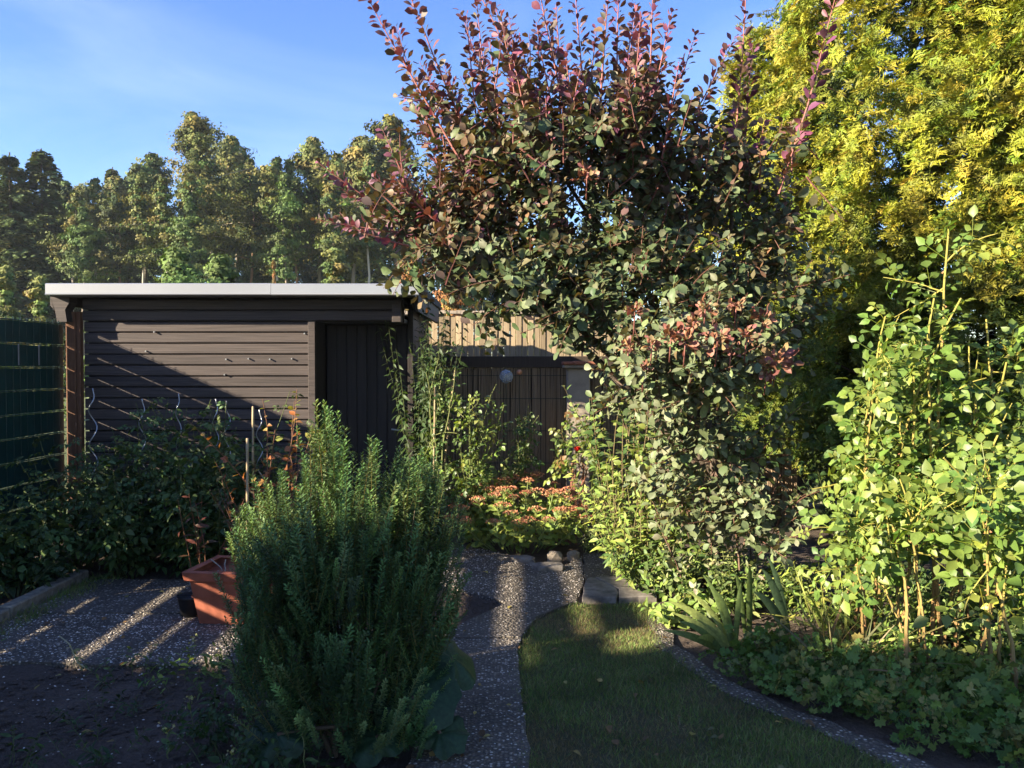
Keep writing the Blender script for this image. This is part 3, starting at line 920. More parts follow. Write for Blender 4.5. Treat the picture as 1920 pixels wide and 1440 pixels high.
# ================================================================== neighbouring house that throws the morning shade
house = thing('neighbour_house', 'neighbouring rendered house with tiled roof beyond the left fence', 'house', (-9.7, -3.6, 0))
MB().box(-4.9, 4.4, -2.8, 2.75, 0, 4.25).build('wall', M['render'], house)
rf = MB()
V = [(-5.2, 3.1, 4.38), (4.65, 3.1, 4.38), (4.65, 0, 6.4), (-5.2, 0, 6.4), (-5.2, -3.1, 4.38), (4.65, -3.1, 4.38)]
V2 = [(x, y, z - .16) for x, y, z in V]
rf.add(V + V2, [(0, 1, 2, 3), (3, 2, 5, 4), (9, 8, 7, 6), (10, 11, 8, 9), (0, 6, 7, 1), (4, 5, 11, 10), (1, 7, 8, 2), (2, 8, 11, 5), (3, 9, 6, 0), (4, 10, 9, 3)])
rf.build('roof', M['tile'], house)
for x in (-3, -.5, 2):
    w = MB().box(x - .55, x + .55, 2.755, 2.80, 1.0, 2.3).build('window', M['pale'], house)
    MB().box(x - .48, x + .48, 2.802, 2.81, 1.07, 2.23).build('pane', M['glass'], w)
#@@PLANTS
# ================================================================== SMOKE BUSH
def smoke_bush():
    r = np.random.default_rng(11)
    base = np.array([1.52, 6.15, 0])
    t = thing('smoke_bush', 'big smoke bush with purple upright shoots and round grey green leaves', 'shrub', base)
    GREEN = [(.068, .105, .042), (.08, .12, .05), (.095, .125, .058), (.058, .088, .036), (.105, .12, .055), (.10, .10, .05)]
    BROWN = [(.13, .085, .05), (.15, .09, .055), (.11, .10, .048), (.14, .07, .055), (.18, .10, .05)]
    PURP = [(.14, .045, .085), (.18, .06, .10), (.10, .035, .07), (.21, .08, .11), (.13, .07, .075)]
    GREY = [(.13, .165, .08), (.15, .18, .10), (.11, .15, .065), (.15, .16, .09), (.16, .20, .08)]
    PINK = [(.28, .12, .085), (.33, .16, .095), (.23, .09, .075), (.26, .18, .09)]
    # trunk and limbs
    fork = base + [-.05, -.05, .75]
    MB().tube([np.zeros(3), [-.01, -.02, .3], fork - base], [.085, .07, .062], 9).build('trunk', M['bark'], t, True)
    limb_t = [P(700, 400, 5.7), P(880, 330, 5.8), P(1010, 270, 5.7), P(1130, 300, 6.0), P(1250, 280, 5.7), P(1380, 300, 5.9), P(1460, 380, 6.0), P(1330, 620, 5.2), P(1180, 500, 5.3), P(1420, 700, 5.3), P(940, 520, 5.4), P(1200, 420, 6.5)]
    limbs = []
    for tp in limb_t:
        n = 10
        s = np.linspace(0, 1, n)[:, None]
        mid = fork + (tp - fork) * .35 + np.array([0, 0, .45]) + r.normal(0, .06, 3)
        pts = (1 - s) ** 2 * fork + 2 * s * (1 - s) * mid + s ** 2 * tp
        limbs.append(pts)
        MB().tube(pts - base, np.linspace(.042, .010, n), 6).build('limb', M['bark'], t, True)
    allp = np.vstack(limbs)
    cl = Cloud(); tw = MB()
    def shoot(p0, d, L, n, size, cols, tip=None, tip_from=.6, grav=0., r0=.006, ahead=.5, up=.7, t0=.05, st=.7, col=(.17, .07, .06), wob=.05, droop=.1, nt=4):
        pts = curve(r, p0, d, L, 8, wob, grav)
        tw.tube(pts - base, np.linspace(r0, .0018, 8), 4, col)
        leaves_on(cl, r, pts, t0, 1.0, n, size, cols, nt, ahead, up, droop, .18, tip, tip_from, st, sunb=.30)
        return pts
    # named long upright shoots read off the photograph: (tip), (foot), depth
    ups = [((712, -30), (862, 300), 5.3), ((790, -20), (880, 270), 5.4), ((748, 60), (815, 260), 5.5), ((868, 40), (905, 300), 5.5), ((905, -40), (1022, 240), 5.2), ((935, 20), (990, 260), 5.5),
           ((1005, -40), (1062, 230), 5.4), ((1040, 20), (1050, 220), 5.7), ((1085, -30), (1100, 260), 5.5), ((1128, -40), (1122, 250), 5.3), ((1150, -10), (1152, 230), 5.6), ((1112, 60), (1090, 250), 5.8),
           ((1222, -30), (1216, 260), 5.3), ((1200, 60), (1190, 280), 5.6), ((1268, 125), (1240, 300), 5.2), ((1390, -40), (1372, 330), 5.4), ((1405, 90), (1390, 340), 5.6), ((1572, -20), (1458, 365), 5.2), ((1318, 210), (1310, 340), 5.4),
           ((728, 245), (800, 420), 5.5), ((752, 290), (840, 440), 5.6), ((735, 330), (860, 450), 5.4), ((606, 300), (770, 420), 5.6), ((596, 420), (775, 440), 5.5), ((640, 370), (800, 450), 5.7), ((650, 440), (800, 470), 5.4), ((780, 200), (850, 380), 5.8),
           ((700, 340), (830, 420), 5.9), ((985, 80), (1010, 260), 5.8), ((1060, 100), (1080, 270), 5.2), ((1180, 110), (1170, 280), 5.2), ((840, 130), (890, 300), 5.9), ((960, 110), (1000, 280), 5.1), ((1245, 190), (1235, 330), 5.5), ((1430, 230), (1400, 370), 5.5)]
    for _ in range(30):
        fx = r.uniform(850, 1260); tx = fx + (fx - 1060) * .42 + r.normal(0, 25)
        ups.append(((tx, r.uniform(10, 210)), (fx, r.uniform(270, 340)), r.uniform(5.1, 6.1)))
    for (tx, ty), (fx, fy), d in ups:
        tip, ft = P(tx, ty, d), P(fx, fy, d + .15)
        v = tip - ft; L = np.linalg.norm(v)
        q = nrm(v + np.array([0, 0, -.18 * L]) * (1 if v[2] > .3 else 0))
        shoot(ft, q, L * 1.02, int(L / .0145), .073, GREEN[3:] + PURP[:2] + BROWN[:2], PURP + PURP + BROWN[:1], .15, -.22 if v[2] > .3 else -.1, .0085, .75, .35, .04, .62, (.30, .12, .10), .02, -.05, 5)
        # side tuft at the foot
        for _ in range(4):
            shoot(ft + r.normal(0, .12, 3), r.normal(0, .6, 3) + [0, -.2, .6], .35, 16, .075, GREEN, BROWN, .6)
    # body of the crown
    ell = [((1090, 390), 5.9, (.95, .75, .62), 165, GREEN, BROWN), ((1310, 420), 5.9, (.70, .75, .68), 120, GREEN, BROWN), ((900, 420), 5.8, (.62, .5, .45), 85, GREEN + BROWN, BROWN + PURP),
           ((1120, 400), 6.5, (.95, .35, .60), 90, GREEN, GREEN), ((1330, 430), 6.5, (.6, .3, .55), 50, GREEN, GREEN),
           ((1200, 545), 5.5, (.62, .55, .42), 85, GREEN, GREEN), ((1010, 520), 5.6, (.55, .45, .26), 60, GREEN, GREEN), ((1420, 560), 5.8, (.55, .55, .5), 70, GREEN, GREEN),
           ((1315, 665), 5.0, (.52, .45, .34), 88, GREY, GREY), ((1200, 690), 5.5, (.30, .4, .4), 20, GREEN + GREY, GREY), ((1345, 800), 5.5, (.48, .4, .28), 40, GREY + GREEN, GREY),
           ((1300, 930), 5.6, (.42, .35, .24), 26, GREY, GREY), ((1440, 950), 5.4, (.40, .3, .24), 24, GREY, GREY), ((1240, 900), 6.1, (.18, .3, .25), 8, GREY, GREY)]
    for (px, py), d, rd, n, cols, tip in ell:
        c = P(px, py, d); rd = np.array(rd)
        for _ in range(n):
            v = nrm(r.normal(0, 1, 3)) * np.cbrt(r.uniform(.1, 1.0))
            if v[1] > .35: v[1] *= -.6           # most leaves stand on the lit and open side
            p = c + v * rd
            L = r.uniform(.22, .42)
            out = nrm(v * .8 + np.array([0, -.15, .55]) + r.normal(0, .25, 3))
            far = out * L
            shoot(p - far * .6, out, L, int(L / .0165), r.uniform(.060, .080), cols, tip, .55, .35, .0045, .45, .85, .05, .8, (.14, .07, .05))
    # drooping lower sprays on the left
    for _ in range(34):
        px = r.uniform(800, 1110); py = 470 + (px - 800) * .32 + r.normal(0, 26)
        p = P(px, py, r.uniform(5.2, 5.9))
        shoot(p, np.array([r.uniform(-.9, .2), -.2, r.uniform(-.5, .2)]), r.uniform(.25, .45), 17, .082, GREEN, GREEN, .8, .5, .004, .4, .5, .05, .8, (.14, .07, .05))
    # twigs joining the clumps to the limbs
    for _ in range(90):
        (px, py), d, rd, n, cols, tip = ell[r.integers(0, len(ell))]
        p = P(px, py, d) + nrm(r.normal(0, 1, 3)) * np.array(rd) * .6
        q = allp[np.argmin(((allp - p) ** 2).sum(1))]
        tw.tube(np.linspace(q, p, 5) - base + np.vstack([np.zeros(3), r.normal(0, .02, (3, 3)), np.zeros(3)]), np.linspace(.010, .004, 5), 4, (.12, .08, .06))
    # suckers rising from the foot
    for _ in range(16):
        p = base + np.array([r.uniform(-.3, .35), r.uniform(-.6, .2), 0])
        pts = curve(r, p, np.array([r.normal(-.1, .2), -.1, 1]), r.uniform(.6, 1.2), 8, .05)
        tw.tube(pts - base, np.linspace(.009, .003, 8), 4, (.16, .10, .07))
        leaves_on(cl, r, pts, .35, 1, 20, .085, GREY, 4, .5, .8, .1, sunb=.3)
    foliage(t, cl, T_SMOKE, M['smoke_leaf'], 300, 'leaf', 'foliage', 14)
    tw.build('twigs', M['twig'], t, kind='stuff')
    # young red leaf tufts
    for px, py, d, s in ((1190, 585, 4.75, .10), (1322, 580, 4.7, .11), (1380, 575, 4.75, .09), (1430, 600, 4.8, .12), (1285, 640, 4.55, .13), (1258, 632, 4.6, .10), (1345, 640, 4.55, .13), (1400, 630, 4.6, .09), (1178, 655, 4.7, .09), (1222, 648, 4.65, .08), (1207, 690, 4.7, .07), (1455, 680, 4.7, .16), (1438, 695, 4.7, .10), (1370, 660, 4.6, .07), (1300, 610, 4.7, .08), (1100, 330, 5.1, .12)):
        p = P(px, py, d)
        n = 40
        c = Cloud()
        dd = nrm(r.normal(0, 1, (n, 3)) * [1, .9, .7] + [0, -.25, .45])
        f_ = r.random((n, 1))
        c.add(np.tile(p, (n, 1)) + dd * s * .35 * f_ + r.normal(0, s * .10, (n, 3)), dd + r.normal(0, .35, (n, 3)), nrm(r.normal(0, .7, (n, 3)) + np.array(-SD)), s * (.18 + .30 * r.random(n)), pal(r, PINK, n, .2) * (.7 + .3 * f_) , r.integers(0, 5, n))
        P_, R, S, C, K = c.get()
        mb = cloud_mb(P_ - base, R, S, C, K, T_SMOKE)
        mb.tube([p - base, p - base + [0, .05, -.14]], .004, 4, (.25, .1, .08))
        mb.build('young_shoot', M['smoke_leaf'], t, True)
smoke_bush()

# ================================================================== GOLDEN YEWS
def spray_tpl(seed, n_side=5):
    """flat drooping spray: a main shoot with side shoots, needle tufts in two ranks"""
    r = np.random.default_rng(seed)
    V, Q, C = [], [], []
    def needles(p0, d, L, m, c0, c1):
        d = nrm(d); sx = nrm(np.cross(d, [0, 0, 1.0]))
        for i in range(m):
            t = (i + r.random() * .6) / m
            for sd in (-1, 1):
                k = len(V)
                q = p0 + d * L * t
                dd = nrm(d * .8 + sx * sd * .75 + np.array([0, 0, r.normal(.12, .35)]))
                l = .23 * (1 - .3 * t) * r.uniform(.75, 1.25); wv = nrm(np.cross(dd, [0, 0, 1.0]) + r.normal(0, .4, 3)) * .066
                V.extend([q - wv * .55, q + wv * .55, q + dd * l])
                Q.append((k, k + 1, k + 2, k + 2))
                c = np.array(c0) * (1 - t) + np.array(c1) * t
                C.extend([c] * 3)
    base_c, tip_c = (.60, .72, .75), (1.12, 1.08, .95)
    needles(np.zeros(3), np.array([0, 1, -.2]), 1.0, 9, base_c, tip_c)
    for k in range(n_side):
        t = .10 + .8 * k / n_side
        sd = 1 if k % 2 else -1
        p = np.array([0, t, -.2 * t])
        needles(p, np.array([sd * .8, .75, -.2 + r.normal(0, .3)]), .42 * (1.1 - t * .6), 4, np.array(base_c) * (1 - t) + np.array(tip_c) * t * .8, tip_c)
    return np.array(V), np.array(Q), np.array(C)
T_SPRAY = [spray_tpl(s) for s in (1, 2, 3, 4, 5)]

def yew(base, label, seed, H, R0, zlow, nst, per, lean=(0, 0), singles=60, shape=1.0, gold=1.0, grp='golden yews on the right'):
    r = np.random.default_rng(seed)
    base = np.array(base, float)
    t = thing('golden_yew', label, 'tree', base, grp)
    tp = base + np.array([lean[0], lean[1], H])
    s = np.linspace(0, 1, 9)[:, None]
    MB().tube(s * (tp - base) * [1, 1, .93], np.linspace(.13, .015, 9), 8).build('trunk', M['bark'], t, True)
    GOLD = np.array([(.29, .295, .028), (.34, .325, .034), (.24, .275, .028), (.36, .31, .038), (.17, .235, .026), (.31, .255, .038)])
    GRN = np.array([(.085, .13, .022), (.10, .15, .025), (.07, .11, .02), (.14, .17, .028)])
    cl = Cloud(); br = MB()
    for i in range(nst):
        inner = i % 4 == 0
        f = r.random() ** .95
        z = zlow + .15 + (H - zlow - .1) * f
        az = r.uniform(0, 2 * math.pi)
        if math.sin(az) > .35: az = -az
        out = np.array([math.cos(az), math.sin(az), 0])
        sd = np.array([-math.sin(az), math.cos(az), 0])
        lob = 1 + .15 * math.sin(az * 4 + z * 1.9 + seed) + .10 * math.sin(z * 5 + az * 3 + seed * 2) + .06 * math.sin(z * 11 + az * 6)
        prof = (R0 * (1 - f ** (1.4 * shape)) ** .62 + .10) * lob
        rr = prof * (r.uniform(.35, .75) if inner else r.uniform(.78, 1.04))
        st = base + np.array([lean[0] * f, lean[1] * f, z]) + out * rr
        L = r.uniform(.35, .85)
        tone = r.uniform(.45, 1.25)
        m = per
        u = np.sort(r.random(m))[:, None]
        p = st + out * (.10 * np.sin(u * 2.6)) + np.array([0, 0, -1.0]) * u * L + sd * r.normal(0, .055, (m, 1)) + out * r.normal(0, .05, (m, 1))
        d = out * r.uniform(.2, .9, (m, 1)) + sd * r.normal(0, .55, (m, 1)) + np.array([0, 0, 1.0]) * r.uniform(-1.1, .25, (m, 1))
        nr = np.array([0, 0, .5]) + out * .7 + np.array(-SD) * .4 + r.normal(0, .45, (m, 3))
        high = np.clip((z - 1.7) / 1.4, 0.10, 1)  # greener low down: inner foliage, plus shade put into the colour
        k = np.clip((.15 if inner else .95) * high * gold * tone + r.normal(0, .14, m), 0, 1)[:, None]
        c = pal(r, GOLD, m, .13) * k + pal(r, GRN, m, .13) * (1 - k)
        cl.add(p, d, nr, r.uniform(.16, .29, m) * (1.2 if inner else 1.0), c, r.integers(0, 5, m))
        if i % 9 == 0:
            q = base + np.array([lean[0] * f, lean[1] * f, max(.4, z - .5 * rr)])
            br.tube(np.array([q, (q + st) / 2 + [0, 0, .1], st]) - base, [.02, .013, .005], 4, (.11, .07, .05))
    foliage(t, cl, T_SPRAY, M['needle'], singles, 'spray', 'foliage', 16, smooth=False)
    br.build('branches', M['twig'], t, kind='stuff')
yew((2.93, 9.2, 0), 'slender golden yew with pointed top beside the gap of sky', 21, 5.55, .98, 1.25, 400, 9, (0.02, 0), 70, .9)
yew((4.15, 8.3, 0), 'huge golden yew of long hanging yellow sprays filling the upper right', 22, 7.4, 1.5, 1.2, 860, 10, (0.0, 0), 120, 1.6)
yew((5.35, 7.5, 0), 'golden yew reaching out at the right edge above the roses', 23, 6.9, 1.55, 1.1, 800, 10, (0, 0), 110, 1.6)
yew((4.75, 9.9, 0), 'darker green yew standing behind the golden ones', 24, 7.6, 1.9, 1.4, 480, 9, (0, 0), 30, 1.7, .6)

# ================================================================== ROSEMARY
def rosemary():
    r = np.random.default_rng(31)
    base = np.array([-.72, 3.56, 0.0])
    t = thing('rosemary_bush', 'tall dark green rosemary bush of upright needled sprigs in front', 'shrub', base)
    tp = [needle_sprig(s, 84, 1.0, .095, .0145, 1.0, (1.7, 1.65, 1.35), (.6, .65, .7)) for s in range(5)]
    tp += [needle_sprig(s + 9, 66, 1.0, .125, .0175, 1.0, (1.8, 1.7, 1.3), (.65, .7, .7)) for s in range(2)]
    GRN = [(.062, .112, .042), (.075, .127, .046), (.054, .096, .038), (.088, .136, .048)]
    cl = Cloud(); st = MB()
    ns = 380
    a = r.uniform(0, 2 * math.pi, ns); f = r.random(ns)
    z = .10 + .86 * f ** .85
    prof = np.interp(z, [0, .15, .4, .7, .95, 1.15], [.27, .36, .44, .46, .36, .16])
    q = np.sqrt(r.uniform(.10, 1, ns)) * prof
    for i in range(ns):
        m = r.integers(4, 7)
        o_ = np.array([math.cos(a[i]), math.sin(a[i]), 0])
        lowf = max(0, 1 - z[i] / .4)
        ax = nrm(o_ * (.16 + .5 * lowf) + np.array([0, 0, 1]) + r.normal(0, .17, 3))
        c0 = base + o_ * q[i] * [1, .9, 1] + [0, 0, z[i] + .05 * math.sin(a[i] * 3)]
        col = pal(r, GRN, 1, .2)
        for j in range(m):
            lead = j == 0
            off = r.normal(0, .028, 3) * (0 if lead else 1)
            L = r.uniform(.20, .29) * (1.15 if lead else r.uniform(.6, .95))
            p_ = c0 + off - ax * (0 if lead else r.uniform(.0, .12))
            d_ = ax + r.normal(0, .07 if lead else .17, 3)
            cl.add(p_, d_, r.normal(0, 1, 3), L, col * r.uniform(.85, 1.15), r.integers(0, 7, 1))
    # the tall leading sprigs that stand out along the top
    tops = [(612, 752, .34), (622, 765, .3), (598, 800, .3), (640, 800, .3), (690, 818, .30), (712, 825, .26), (640, 830, .3), (580, 800, .24), (560, 850, .25), (745, 838, .26), (700, 850, .26), (668, 850, .24), (790, 842, .28), (800, 868, .24), (772, 868, .24), (838, 872, .24), (852, 930, .22), (530, 880, .24), (505, 905, .22), (480, 930, .24), (455, 950, .2), (432, 990, .22), (870, 985, .2), (820, 905, .25), (745, 880, .25), (600, 868, .28), (575, 880, .26), (620, 880, .25)]
    for px, py, L in tops:
        for j in range(4):
            tip = P(px + r.normal(0, 9), py + abs(r.normal(0, 12)) * (j > 0), 3.56 + r.uniform(-.18, .18))
            dd = nrm(np.array([(px - 645) * .0009, 0, 1]) + r.normal(0, .06, 3))
            cl.add(tip - dd * L, dd, r.normal(0, 1, 3), L, pal(r, GRN, 1, .12), r.integers(0, 7, 1))
            if j: continue
            foot = base + (tip - dd * L - base) * np.array([.75, .75, .65])
            st.tube(np.array([foot, (foot + tip - dd * L) / 2 + r.normal(0, .02, 3), tip - dd * L * .9]) - base, [.004, .003, .002], 4, (.12, .10, .06))
    for i in range(22):
        aa = r.uniform(0, 6.28); q = r.uniform(0, .1)
        pts = curve(r, base + [math.cos(aa) * q, math.sin(aa) * q, 0], np.array([math.cos(aa) * .5, math.sin(aa) * .3, 1]), r.uniform(.4, .8), 7, .1)
        st.tube(pts - base, np.linspace(.011, .003, 7), 4, (.13, .095, .065))
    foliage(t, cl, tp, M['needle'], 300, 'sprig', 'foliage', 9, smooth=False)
    st.build('stems', M['twig'], t, kind='stuff')
rosemary()

# ================================================================== GENERAL LEAFY PLANT
def plant(name, label, cat, base, seed, stems, h, spread, cols, tpls, size, per, group=None, mat='leaf', stem_col=(.09, .11, .04), r0=.005, up0=1.0, grav=.3, t0=.15, tip=None,
          singles=0, ahead=.5, up=.8, droop=.1, size_tip=.6, stem_parts=False, foot=.06, cell=9, hvar=.3, wob=.07):
    r = np.random.default_rng(seed)
    base = np.array([base[0], base[1], base[2] if len(base) > 2 else 0.0], float)
    t = thing(name, label, cat, base, group)
    cl = Cloud(); sm = MB()
    for i in range(stems):
        a = r.uniform(0, 2 * math.pi); q = foot * math.sqrt(r.random())
        L = h * r.uniform(1 - hvar, 1 + hvar * .4)
        d = np.array([math.cos(a) * spread * r.random() ** .6, math.sin(a) * spread * r.random() ** .6, up0])
        pts = curve(r, base + [math.cos(a) * q, math.sin(a) * q, -.01], d, L, 8, wob, grav)
        mb = MB() if stem_parts else sm
        mb.tube(pts - base, np.linspace(r0, r0 * .35, 8), 5 if stem_parts else 4, stem_col)
        if stem_parts: mb.build('stem', M['twig'], t)
        leaves_on(cl, r, pts, t0, 1.0, per, size, cols, len(tpls), ahead, up, droop, .18, tip, .75, size_tip)
    foliage(t, cl, tpls, M[mat], singles, 'leaf', 'foliage', cell)
    if sm.n: sm.build('stems', M['twig'], t, kind='stuff')
    return t

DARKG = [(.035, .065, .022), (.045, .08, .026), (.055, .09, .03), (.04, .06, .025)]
MIDG = [(.07, .12, .035), (.085, .135, .04), (.06, .105, .03), (.10, .14, .045)]
LITEG = [(.15, .22, .05), (.18, .25, .06), (.13, .20, .045), (.21, .26, .06)]
YELG = [(.22, .28, .055), (.26, .31, .065), (.18, .25, .05), (.29, .31, .07)]
RUST = [(.28, .09, .03), (.33, .13, .04), (.22, .07, .03), (.30, .17, .05)]

# ---- tomatoes and dahlias in the left bed
tom = [((-3.55, 6.75), .95, 'bushy tomato plant winding round the first spiral stake by the fence post'), ((-3.15, 6.9), 1.0, 'tomato plant leaning against the second spiral stake'),
       ((-2.75, 6.95), 1.12, 'dense tomato plant in the middle of the bed before the shed'), ((-2.5, 7.1), 1.1, 'tall tomato plant below the lit shed boards'),
       ((-2.05, 6.95), .95, 'tomato plant beside the bamboo sticks'), ((-3.0, 6.5), .8, 'low tomato plant drooping towards the terrace'), ((-2.4, 6.55), .74, 'tomato plant standing right behind the terracotta planter'),
       ((-3.75, 6.2), .6, 'small dark plant under the fence slats')]
for k, ((x, y), h, lab) in enumerate(tom):
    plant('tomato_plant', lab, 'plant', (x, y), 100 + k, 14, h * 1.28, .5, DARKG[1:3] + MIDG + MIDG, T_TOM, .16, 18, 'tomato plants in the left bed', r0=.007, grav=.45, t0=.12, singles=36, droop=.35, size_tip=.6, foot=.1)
for k, (x, y, h) in enumerate([(-3.75, 5.5, .42), (-3.65, 5.0, .36), (-3.9, 4.6, .5), (-3.55, 5.9, .45)]):
    plant('bed_plant', ['low feathery dark plant at the far end of the kerb', 'low dark plant beside the middle of the kerb', 'dark leafy plant at the foot of the left fence', 'leafy dark plant between kerb and tomatoes'][k], 'plant', (x, y), 130 + k, 12, h, .8, DARKG, T_TOM, .13, 10, 'low plants along the left kerb', grav=.5, singles=10, droop=.2)
plant('rust_leaved_shrub', 'small shrub with orange and rust coloured autumn leaves behind the rosemary', 'shrub', (-1.80, 6.2), 141, 12, 1.42, .24, RUST, T_OV, .075, 20, tip=YELG, singles=60, stem_col=(.2, .1, .06), r0=.006, t0=.3)
plant('dry_dahlia', 'thin reddish stems of a faded plant beside the planter', 'plant', (-2.28, 6.05), 142, 5, .85, .35, [(.16, .05, .03), (.12, .06, .03), (.10, .09, .03)], T_LANCE, .09, 7, stem_col=(.20, .09, .05), r0=.005, t0=.4, singles=10)
plant('dry_perennial', 'brownish dying perennial left of the bamboo stick', 'plant', (-1.75, 5.85), 143, 8, .95, .35, [(.14, .07, .04), (.10, .08, .035), (.07, .08, .03)], T_LANCE, .08, 12, stem_col=(.18, .09, .06), t0=.3, singles=20)

# ---- spiral stakes and canes
def spiral(px, py, d, label, turns=4.2, amp=.028, vis=1.0, bend=0.0):
    top = P(px, py, d)
    b = np.array([top[0], d, 0.0])
    t = thing('spiral_stake', label, 'stake', b, 'metal spiral stakes for tomatoes')
    n = 60
    z = np.linspace(-.05, top[2], n)
    a = z / max(top[2], .1) * turns * 2 * math.pi + px
    am = amp * np.clip((top[2] - z) / .12, 0.15, 1)
    pts = np.stack([np.cos(a) * am + bend * z, np.sin(a) * am, z], 1)
    MB().tube(pts, .0048, 6).build('spiral', M['spiral'], t, True)
spiral(176, 728, 6.75, 'metal spiral plant stake nearest to the fence post', 5.2, .030, bend=-.01)
spiral(266, 748, 7.0, 'second metal spiral stake from the fence post', 5.0, .026)
spiral(334, 738, 7.2, 'thin metal spiral stake before the dark shed boards', 5.0, .022)
spiral(404, 748, 7.1, 'metal spiral stake just left of the tall tomato top', 5.0, .024)
spiral(425, 752, 7.0, 'metal spiral stake right beside the tall tomato top', 5.0, .026)
spiral(486, 768, 6.9, 'bright metal spiral stake right of the bamboo sticks', 5.0, .026)
def cane(top, foot, rr, label, mat='bamboo'):
    b = np.array([foot[0], foot[1], 0.0])
    t = thing('bamboo_cane', label, 'stake', b, 'garden canes')
    top = np.array(top)
    pts = np.linspace(b + [0, 0, -.05], top, 14) - b
    rads = np.full(14, rr); rads[::3] *= 1.18
    MB().tube(pts, rads, 7).build('cane', M[mat], t, True)
cane(P(463, 822, 5.55), (P(461, 900, 5.55)[0], 5.55), .0085, 'brown bamboo cane standing between planter and rosemary')
cane(P(474, 762, 6.75), (P(472, 900, 6.75)[0], 6.75), .009, 'pale wooden stick in front of the shed wall')
cane(P(816, 722, 7.6), (P(810, 900, 7.6)[0], 7.6), .0085, 'slim cane rising beside the shed corner')
cane(P(853, 695, 7.9), (P(836, 780, 7.9)[0] - .1, 7.9), .010, 'leaning pale green cane before the reed fence')

# ---- terracotta planter
def planter():
    t = thing('terracotta_planter', 'square terracotta planter with wide rim beside the rosemary', 'planter', (-1.72, 5.36, .02), None, rad(-7))
    def frustum(mb, w0, d0, z0, w1, d1, z1):
        V = [(-w0, -d0, z0), (w0, -d0, z0), (w0, d0, z0), (-w0, d0, z0), (-w1, -d1, z1), (w1, -d1, z1), (w1, d1, z1), (-w1, d1, z1)]
        return mb.add(V, [(0, 1, 5, 4), (1, 2, 6, 5), (2, 3, 7, 6), (3, 0, 4, 7)])
    b = MB(); frustum(b, .245, .17, 0, .29, .205, .29)
    b.add([(-.245, -.17, 0), (.245, -.17, 0), (.245, .17, 0), (-.245, .17, 0)], [(3, 2, 1, 0)])
    b.build('pot', M['terracotta'], t)
    band = MB(); frustum(band, .2775, .199, .17, .281, .2025, .185); band.build('band', M['terracotta'], t)
    r = MB()
    frustum(r, .315, .23, .285, .325, .24, .335)
    for (x0, x1, y0, y1) in ((-.325, .325, -.24, -.19), (-.325, .325, .19, .24), (-.325, -.275, -.19, .19), (.275, .325, -.19, .19)):
        r.box(x0, x1, y0, y1, .333, .341)
    r.add([(-.315, -.23, .285), (.315, -.23, .285), (.315, .23, .285), (-.315, .23, .285)], [(3, 2, 1, 0)])
    r.build('rim', M['terracotta'], t, bevel=.004)
    s = MB(); s.box(-.276, .276, -.191, .191, .24, .27); s.build('soil', M['soil'], t)
    d = MB(); rr = np.random.default_rng(3)
    for k in range(9):
        p = np.array([rr.uniform(-.2, .2), rr.uniform(-.12, .12), .265])
        d.tube(curve(rr, p, np.array([rr.normal(0, .7), rr.normal(0, .7), 1]), rr.uniform(.05, .14), 4, .2), .004, 4, (.35, .3, .24))
    d.build('dead_stems', M['twig'], t, kind='stuff')
planter()
tb = thing('tub_form', 'unclear dark shape, modelled as a tub, beside the terracotta planter', 'tub', (-2.10, 5.42, .02))  # gives an unclear dark shape the form of a tub
b = MB(); b.tube([(0, 0, .0), (0, 0, .06), (0, 0, .115), (0, 0, .125), (0, 0, .12)], [.075, .085, .095, .102, .085], 16)
b.build('body', M['tub'], tb, True)
hb = MB(); a_ = np.linspace(0, math.pi, 12); hb.tube(np.stack([np.cos(a_) * .1, np.zeros(12) - .01, .12 + np.sin(a_) * .02], 1), .004, 5); hb.build('handle', M['tub'], tb)

